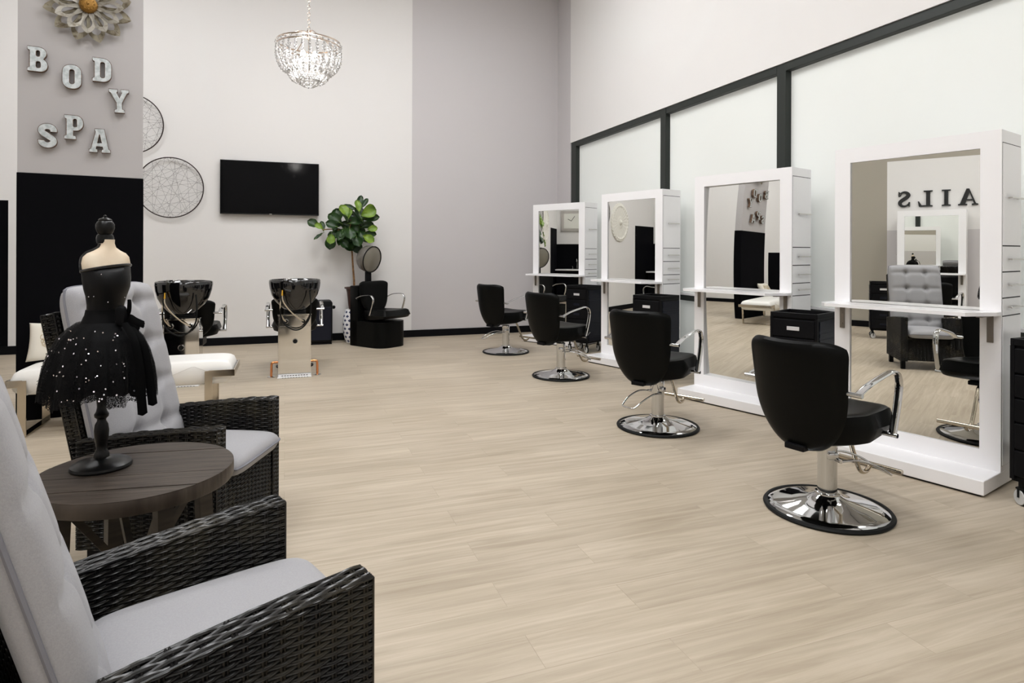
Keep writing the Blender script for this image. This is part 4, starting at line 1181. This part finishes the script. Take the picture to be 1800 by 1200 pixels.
wicker_recliner('dark wicker recliner with gray tufted back cushion behind the round wooden table', -0.14, 3.03, -22, 13, -0.525, 0.122, 0.006)

# ------------------------------------------------------------------ round wooden side table
TX, TY, TZ, TR = -0.468, 2.425, 0.56, 0.298
t = thing('side_table', 'round dark wooden side table between the two wicker recliners', 'side table', (TX, TY, 0), R(-8))
b = MB()
cuts = [-1.0, -0.62, -0.20, 0.22, 0.62, 1.0]
for i in range(5):
    y0, y1 = cuts[i] * TR + (0.0012 if i else 0), cuts[i + 1] * TR - (0.0012 if i < 4 else 0)
    poly = []
    def xat(y): return math.sqrt(max(0, TR * TR - y * y))
    ks = [y0 + (y1 - y0) * k / 14 for k in range(15)]
    poly = [(xat(y), y) for y in ks] + [(-xat(y), y) for y in reversed(ks)]
    clean = [p for j, p in enumerate(poly) if (Vector(p) - Vector(poly[j - 1])).length > 1e-5]
    b.prism(clean, TZ - 0.028, TZ - (0.0012 if i in (0, 3) else 0.0))
b.lathe([(TR - 0.05, TZ - 0.050), (TR - 0.002, TZ - 0.050), (TR + 0.001, TZ - 0.044), (TR + 0.001, TZ - 0.006), (TR - 0.0005, TZ - 0.003), (TR - 0.0005, TZ - 0.03), (TR - 0.05, TZ - 0.03)], 64, cap0=False, cap1=False)
b.build('tabletop', 'oak_dark', t, angle=45)
for k in range(4):
    a = R(38 + 90 * k); b = MB()
    p0 = Vector((0.215 * math.cos(a), 0.215 * math.sin(a), TZ - 0.048)); p1 = Vector((0.235 * math.cos(a), 0.235 * math.sin(a), 0.0))
    s = Vector((-math.sin(a), math.cos(a), 0)) * 0.024; w = Vector((math.cos(a), math.sin(a), 0)) * 0.022
    b.loft([[p + s + w, p - s + w, p - s - w, p + s - w] for p in (p1, p0)])
    b.build('leg', 'oak_leg', t, smooth=False)
for k in range(2):
    a = R(38 + 90 * k); b = MB()
    b.box((0, 0, 0.14 + 0.001 * k), (0.43, 0.035, 0.035), Matrix.Rotation(a, 3, 'Z'), 0.002); 
    q = Matrix.Rotation(a, 3, 'Z')
    for s in (1, -1):
        b.box(q @ Vector((s * 0.10, 0, 0.33)), (0.022, 0.022, 0.40), q @ Matrix.Rotation(s * R(34), 3, 'Y'))
    b.build('stretcher', 'oak_leg', t, smooth=False)

# ------------------------------------------------------------------ dress form
DX, DY = -0.587, 2.486
t = thing('dress_form', 'small black dress form in sequined tutu standing on the wooden side table', 'dress form', (DX, DY, TZ + 0.0005), -YAW)
t.scale = (0.82, 0.82, 1.0)
ZB = TZ
def H(z): return z - ZB
b = MB()
b.lathe([(0.111, 0.0), (0.113, 0.006), (0.110, 0.013), (0.098, 0.019), (0.070, 0.026), (0.045, 0.030), (0.030, 0.034), (0.027, 0.036)], 56)
b.build('stand_base', 'black_wood', t)
b = MB()
b.lathe([(0.029, 0.034), (0.029, 0.044), (0.024, 0.052), (0.0185, 0.062), (0.021, 0.080), (0.026, 0.104), (0.0275, 0.125), (0.024, 0.146), (0.0165, 0.158), (0.017, 0.164), (0.026, 0.172), (0.027, 0.180), (0.020, 0.190), (0.0165, 0.205), (0.020, 0.235), (0.026, 0.27), (0.027, 0.30), (0.02, 0.40)], 28)
b.build('stand_pole', 'black_wood', t)
# torso sections: z, centre x, half width, half depth, front swell
FR = R(-38)                                     # the figure faces to the right and towards the camera
fx, fy = math.cos(FR), math.sin(FR)
def ring(z, cx, a, d, sw, n=40):
    out = []
    for i in range(n):
        q = 2 * PI * i / n
        side, fwd = a * math.cos(q), d * math.sin(q)
        if math.sin(q) > 0: fwd += sw * math.sin(q) ** 2 * (0.75 + 0.25 * abs(math.cos(q * 1.0)))
        out.append(Vector((cx - fy * side + fx * fwd, fx * side + fy * fwd, H(z))))
    return out
def loft_torso(secs, name, m, slope=()):
    rs = [ring(s[0], s[1] + 0.008, s[2] * 0.90, s[3] * 0.95, s[4]) for s in secs]
    for r_, k_ in zip(rs, slope):
        for p in r_: p.z += k_ * p.x
    b = MB(); b.loft(rs); return b.build(name, m, t, angle=60)
loft_torso([(1.335, 0.012, 0.031, 0.030, 0), (1.322, 0.012, 0.030, 0.030, 0), (1.308, 0.012, 0.036, 0.033, 0), (1.297, 0.011, 0.056, 0.037, 0), (1.288, 0.010, 0.080, 0.042, 0.0), (1.275, 0.008, 0.096, 0.046, 0.004),
            (1.255, 0.008, 0.101, 0.049, 0.008), (1.235, 0.008, 0.098, 0.052, 0.014), (1.20, 0.010, 0.090, 0.055, 0.022), (1.16, 0.010, 0.085, 0.056, 0.030)], 'torso', 'cream')
loft_torso([(1.232, 0.009, 0.0995, 0.0545, 0.017), (1.215, 0.010, 0.0985, 0.059, 0.036), (1.195, 0.012, 0.098, 0.060, 0.048), (1.17, 0.013, 0.094, 0.060, 0.044), (1.145, 0.011, 0.084, 0.056, 0.020), (1.115, 0.008, 0.076, 0.053, 0.008),
            (1.09, 0.005, 0.074, 0.053, 0.004), (1.06, 0.002, 0.080, 0.060, 0.004), (1.03, -0.002, 0.092, 0.070, 0.0), (1.0, -0.004, 0.10, 0.08, 0)], 'bodice', 'sequin_cloth', (0.16, 0.12, 0.08, 0.04))
b = MB(); rg = ring(1.234, 0.017, 0.0905, 0.0535, 0.018); 
for p in rg: p.z += 0.16 * p.x
b.tube(rg, 0.0050, 8, closed=True)
b.build('neckline_trim', 'satin_trim', t)
# shoulder strap on the far left side of the chest up to the neck
def tor(z, q):
    secs = [(1.322, 0.012, 0.032, 0.032, 0), (1.308, 0.012, 0.038, 0.035, 0), (1.297, 0.011, 0.058, 0.039, 0), (1.288, 0.010, 0.082, 0.044, 0.0), (1.275, 0.008, 0.098, 0.048, 0.004), (1.255, 0.008, 0.103, 0.051, 0.008), (1.225, 0.008, 0.100, 0.055, 0.016)]
    for s0, s1 in zip(secs, secs[1:]):
        if s1[0] <= z <= s0[0]:
            k = (z - s1[0]) / (s0[0] - s1[0]); s = [s1[i] + (s0[i] - s1[i]) * k for i in range(5)]; s[1] += 0.008; s[2] *= 0.88; s[3] *= 0.95
            side, fwd = s[2] * math.cos(q), s[3] * math.sin(q)
            if math.sin(q) > 0: fwd += s[4] * math.sin(q) ** 2
            return Vector((s[1] - fy * side + fx * fwd, fx * side + fy * fwd, H(z)))
    return Vector((0, 0, H(z)))
b = MB()
b.tube(bez([tor(1.228, PI + 0.05), tor(1.25, PI + 0.05), tor(1.272, PI + 0.05), tor(1.288, PI + 0.08), tor(1.297, PI - 0.0), tor(1.308, PI - 0.1), tor(1.32, PI - 0.2)], 5), 0.0065, 8)
b.build('shoulder_strap', 'satin_trim', t)
b = MB()
b.lathe([(0.029, H(1.322)), (0.031, H(1.328)), (0.032, H(1.340)), (0.029, H(1.350)), (0.024, H(1.353)), (0.030, H(1.362)), (0.0345, H(1.374)), (0.034, H(1.386)), (0.028, H(1.395)), (0.024, H(1.398)), (0.025, H(1.402)), (0.020, H(1.406)), (0.011, H(1.409)), (0.006, H(1.411))], 32, (0.012, 0, 0))
b.ball((0.012, 0, H(1.413)), 0.0065, 2)
b.build('neck_finial', 'black_wood', t)
loft_torso([(1.098, 0.005, 0.0775, 0.057, 0.004), (1.090, 0.004, 0.0785, 0.058, 0.004), (1.080, 0.003, 0.0800, 0.060, 0.004), (1.072, 0.002, 0.0840, 0.064, 0.004), (1.062, 0.001, 0.0880, 0.068, 0.003), (1.050, -0.001, 0.0935, 0.074, 0.002), (1.040, -0.002, 0.097, 0.078, 0.002)], 'sash', 'black_cloth')
# skirt: inner opaque layer and sheer outer tulle
def skirt(zs, cx, rs, fold, nf, ph, uvs, name, m, nn=160, rag=0.0):
    b = MB()
    def fn(u, v):
        k = v * (len(zs) - 1); i = min(int(k), len(zs) - 2); f = k - i
        z = zs[i] + (zs[i + 1] - zs[i]) * f; r = rs[i] + (rs[i + 1] - rs[i]) * f
        a = 2 * PI * u
        wob = fold * v * (math.sin(nf * a + ph + 1.5 * math.sin(2 * a)) + 0.5 * math.sin((nf + 6) * a + 2.1 * ph))
        z2 = z + rag * v ** 3 * (math.sin(5 * a + ph) + 0.7 * math.sin(11 * a + 1) + 0.4 * math.sin(23 * a))
        rx = r * (1 + wob)
        return Vector((cx - 0.012 * v + rx * math.cos(a), rx * 0.86 * math.sin(a), H(z2)))
    b.grid(fn, nn, 30, closed_u=True, uv=uvs)
    return b.build(name, m, t, fix=False, angle=80)
skirt([1.050, 1.030, 1.000, 0.955, 0.905, 0.860, 0.825], 0.0, [0.090, 0.120, 0.150, 0.175, 0.190, 0.196, 0.196], 0.045, 17, 0.4, (1, 1), 'underskirt', 'sequin_cloth', rag=0.010)
sk = skirt([1.055, 1.034, 1.004, 0.958, 0.905, 0.850, 0.800], 0.0, [0.093, 0.126, 0.158, 0.185, 0.203, 0.212, 0.216], 0.055, 15, 1.3, (1, 1), 'tulle_skirt', 'tulle', rag=0.014)
sk = skirt([1.052, 1.032, 1.000, 0.950, 0.900, 0.850, 0.812], 0.0, [0.091, 0.123, 0.154, 0.180, 0.197, 0.205, 0.206], 0.060, 19, 2.7, (1.3, 1.1), 'tulle_skirt', 'tulle', rag=0.016)
random.seed(11)
b = MB()
def disc(p, n, r):
    n = n.normalized(); u = n.orthogonal().normalized(); w = n.cross(u)
    b.face([b.bm.verts.new(p + (u * math.cos(q * PI / 4) + w * math.sin(q * PI / 4)) * r) for q in range(8)])
for k in range(130):
    v = random.random() ** 0.8; a = random.uniform(-PI, 0.15)
    zs = [1.050, 1.030, 1.000, 0.955, 0.905, 0.860, 0.815]; rs = [0.099, 0.132, 0.163, 0.190, 0.208, 0.217, 0.219]
    q = v * 6; i = min(int(q), 5); z = zs[i] + (zs[i + 1] - zs[i]) * (q - i); r = rs[i] + (rs[i + 1] - rs[i]) * (q - i)
    p = Vector((-0.012 * v + r * math.cos(a), r * 0.88 * math.sin(a), H(z)))
    n = Vector((math.cos(a) + random.uniform(-.55, .55), math.sin(a) + random.uniform(-.55, .55), random.uniform(-0.3, 1.0)))
    disc(p, n, random.uniform(0.0018, 0.0034))
for k in range(16):
    z = random.uniform(1.10, 1.22); a = random.uniform(0, PI)
    c = ring(z, 0.010, 0.092, 0.058, 0.034 if z > 1.15 else 0.008, 60)[int(a / (2 * PI) * 60)]
    disc(c + (c - Vector((0.01, 0, c.z))).normalized() * 0.004, (c - Vector((0.01, 0, c.z))) * 10 + Vector((random.uniform(-.5, .5), random.uniform(-.5, .5), random.uniform(-.1, .8))), 0.0018)
o = b.build('sequin', 'sequin', t, smooth=False, fix=False); o['kind'] = 'stuff'
# bow at the right hip: loops, knot and two hanging tails
def ribbon(path, w0, w1, side, tip=True):
    b = MB(); P = bez(path, 6); n = len(P); side = Vector(side).normalized(); prev = None
    for i, p in enumerate(P):
        q = i / (n - 1); w = (w0 + (w1 - w0) * q) / 2
        if tip and i == n - 1: w = 0.003
        cur = [b.bm.verts.new(p + side * w), b.bm.verts.new(p + Vector((0, -0.004, 0.0)) * 1.0), b.bm.verts.new(p - side * w)]
        if prev:
            for k in range(2): b.face((prev[k], cur[k], cur[k + 1], prev[k + 1]))
        prev = cur
    bmesh.ops.solidify(b.bm, geom=b.bm.faces[:], thickness=0.002)
    return b
KB = Vector((0.118, -0.030, H(1.066)))
def pk(dx, dy, dz): return KB + Vector((dx, dy, dz))
ribbon([pk(0, 0, 0), pk(0.018, -0.01, 0.028), pk(0.022, -0.012, 0.052), pk(0.020, -0.010, 0.068)], 0.022, 0.016, (1, 0, 0)).build('bow_loop', 'black_cloth', t)
ribbon([pk(0, 0, 0), pk(0.03, -0.015, 0.004), pk(0.055, -0.018, -0.006), pk(0.085, -0.012, -0.018)], 0.030, 0.024, (0, 0.3, 1)).build('bow_loop', 'black_cloth', t)
ribbon([pk(0, 0, 0), pk(0.03, -0.018, -0.018), pk(0.055, -0.02, -0.026), pk(0.066, -0.016, -0.034)], 0.034, 0.022, (0.2, 0.3, 1)).build('bow_loop', 'black_cloth', t)
b = MB(); b.pillow(lambda u, v, s: pk(-0.012 + 0.024 * u * (1 - 0.2 * v * v), -0.012 - s * 0.014 * max(0, (1 - u ** 4) * (1 - v ** 4)) ** 0.5, 0.012 + 0.036 * v * (1 - 0.15 * u * u)), 10, 10); b.build('bow_knot', 'black_cloth', t)
ribbon([pk(0.005, -0.02, -0.01), pk(0.075, -0.070, -0.06), pk(0.108, -0.085, -0.15), pk(0.118, -0.090, -0.245), pk(0.124, -0.090, -0.305)], 0.028, 0.036, (1, 0.25, 0.15)).build('bow_tail', 'black_cloth', t)
ribbon([pk(0.010, -0.015, -0.01), pk(0.100, -0.055, -0.07), pk(0.132, -0.065, -0.16), pk(0.142, -0.065, -0.225), pk(0.150, -0.065, -0.278)], 0.026, 0.034, (1, 0.35, 0.1)).build('bow_tail', 'black_cloth', t)

# ------------------------------------------------------------------ white bench and pillow
t = thing('bench', 'long white leatherette bench with flat chrome legs before the black sign wall', 'bench', (-1.795, 5.245, 0), R(-0.7))
BL, BD = 1.425, 0.43
b = MB()
def bench_fn(u, v, s):
    e = max(0, 1 - abs(u) ** 22) ** 0.5 * max(0, 1 - abs(v) ** 14) ** 0.5
    z = 0.372 + s * 0.093 * e
    x = BL / 2 + u * BL / 2 * (1 - 0.0 * v); y = BD / 2 + v * BD / 2
    if s < 0: x = BL / 2 + u * (BL / 2 - 0.02 * 0)
    return Vector((x, y, z))
b.pillow(bench_fn, 60, 24); bs = b.build('seat', 'bench', t, angle=70)
b = MB()
for x0 in (0.10, 0.80):
    b.tube([(x0, -0.002, 0.285), (x0 + 0.34, -0.0045, 0.425), (x0 + 0.36, -0.0045, 0.425), (x0 + 0.46, -0.0045, 0.38)], 0.0018, 5)
b.build('seam', 'seam', bs)
for x, sx in ((0.085, -1), (1.255, 1)):
    f = MB(); y0, y1 = -0.014, BD + 0.014; w = 0.026
    xe = -0.006 if sx < 0 else BL + 0.006
    for y, oy in ((y0, 0), (y1, 0)):
        f.boxr(x - w, x + w, y - 0.006, y + 0.006, 0.0, 0.392, 0.002)
        f.boxr(min(x, xe), max(x, xe), y - 0.0065, y + 0.0065, 0.345, 0.395, 0.002)
    f.boxr(xe - 0.006, xe + 0.006, y0 - 0.0065, y1 + 0.0065, 0.345, 0.395, 0.002)
    f.boxr(x - w, x + w, y0, y1, 0.0, 0.012, 0.002)
    f.build('leg_frame', 'chrome_warm', t, smooth=False)
t = thing('throw_pillow', 'cream throw pillow with tan embroidery leaning at the left end of the bench', 'pillow', (-1.635, 5.585, 0.470), R(6))
tl = R(22)
pu = Vector((0, math.sin(tl), math.cos(tl))); pn = Vector((0, -math.cos(tl), math.sin(tl)))
def pil(u, v, s):
    pin = 1 - 0.07 * (1 - u * u) * abs(v) ** 3; pin2 = 1 - 0.07 * (1 - v * v) * abs(u) ** 3
    d = 0.055 * max(0, (1 - u ** 4) * (1 - v ** 4)) ** 0.55
    return Vector((u * 0.165 * pin2, 0, 0)) + pu * (0.150 + 0.150 * v * pin) + pn * (s * d + 0.0)
b = MB(); b.pillow(pil, 24, 24); b.build('cushion', 'pillow', t, angle=80)
b = MB()
random.seed(4)
for cx, cy in ((-0.3, 0.1), (0.12, 0.1), (0.5, 0.1)):
    for k in range(16):
        a0 = random.uniform(0, 2 * PI); rr0 = random.uniform(0.06, 0.16); ox, oy = cx + random.uniform(-0.12, 0.12), cy + random.uniform(-0.42, 0.42)
        b.tube([pil(ox + rr0 * math.cos(a0 + q * 0.5), oy + rr0 * 1.1 * math.sin(a0 + q * 0.5), 1) + pn * 0.001 for q in range(10)], 0.0020, 4)
b.build('embroidery', 'embroider', t, smooth=False)
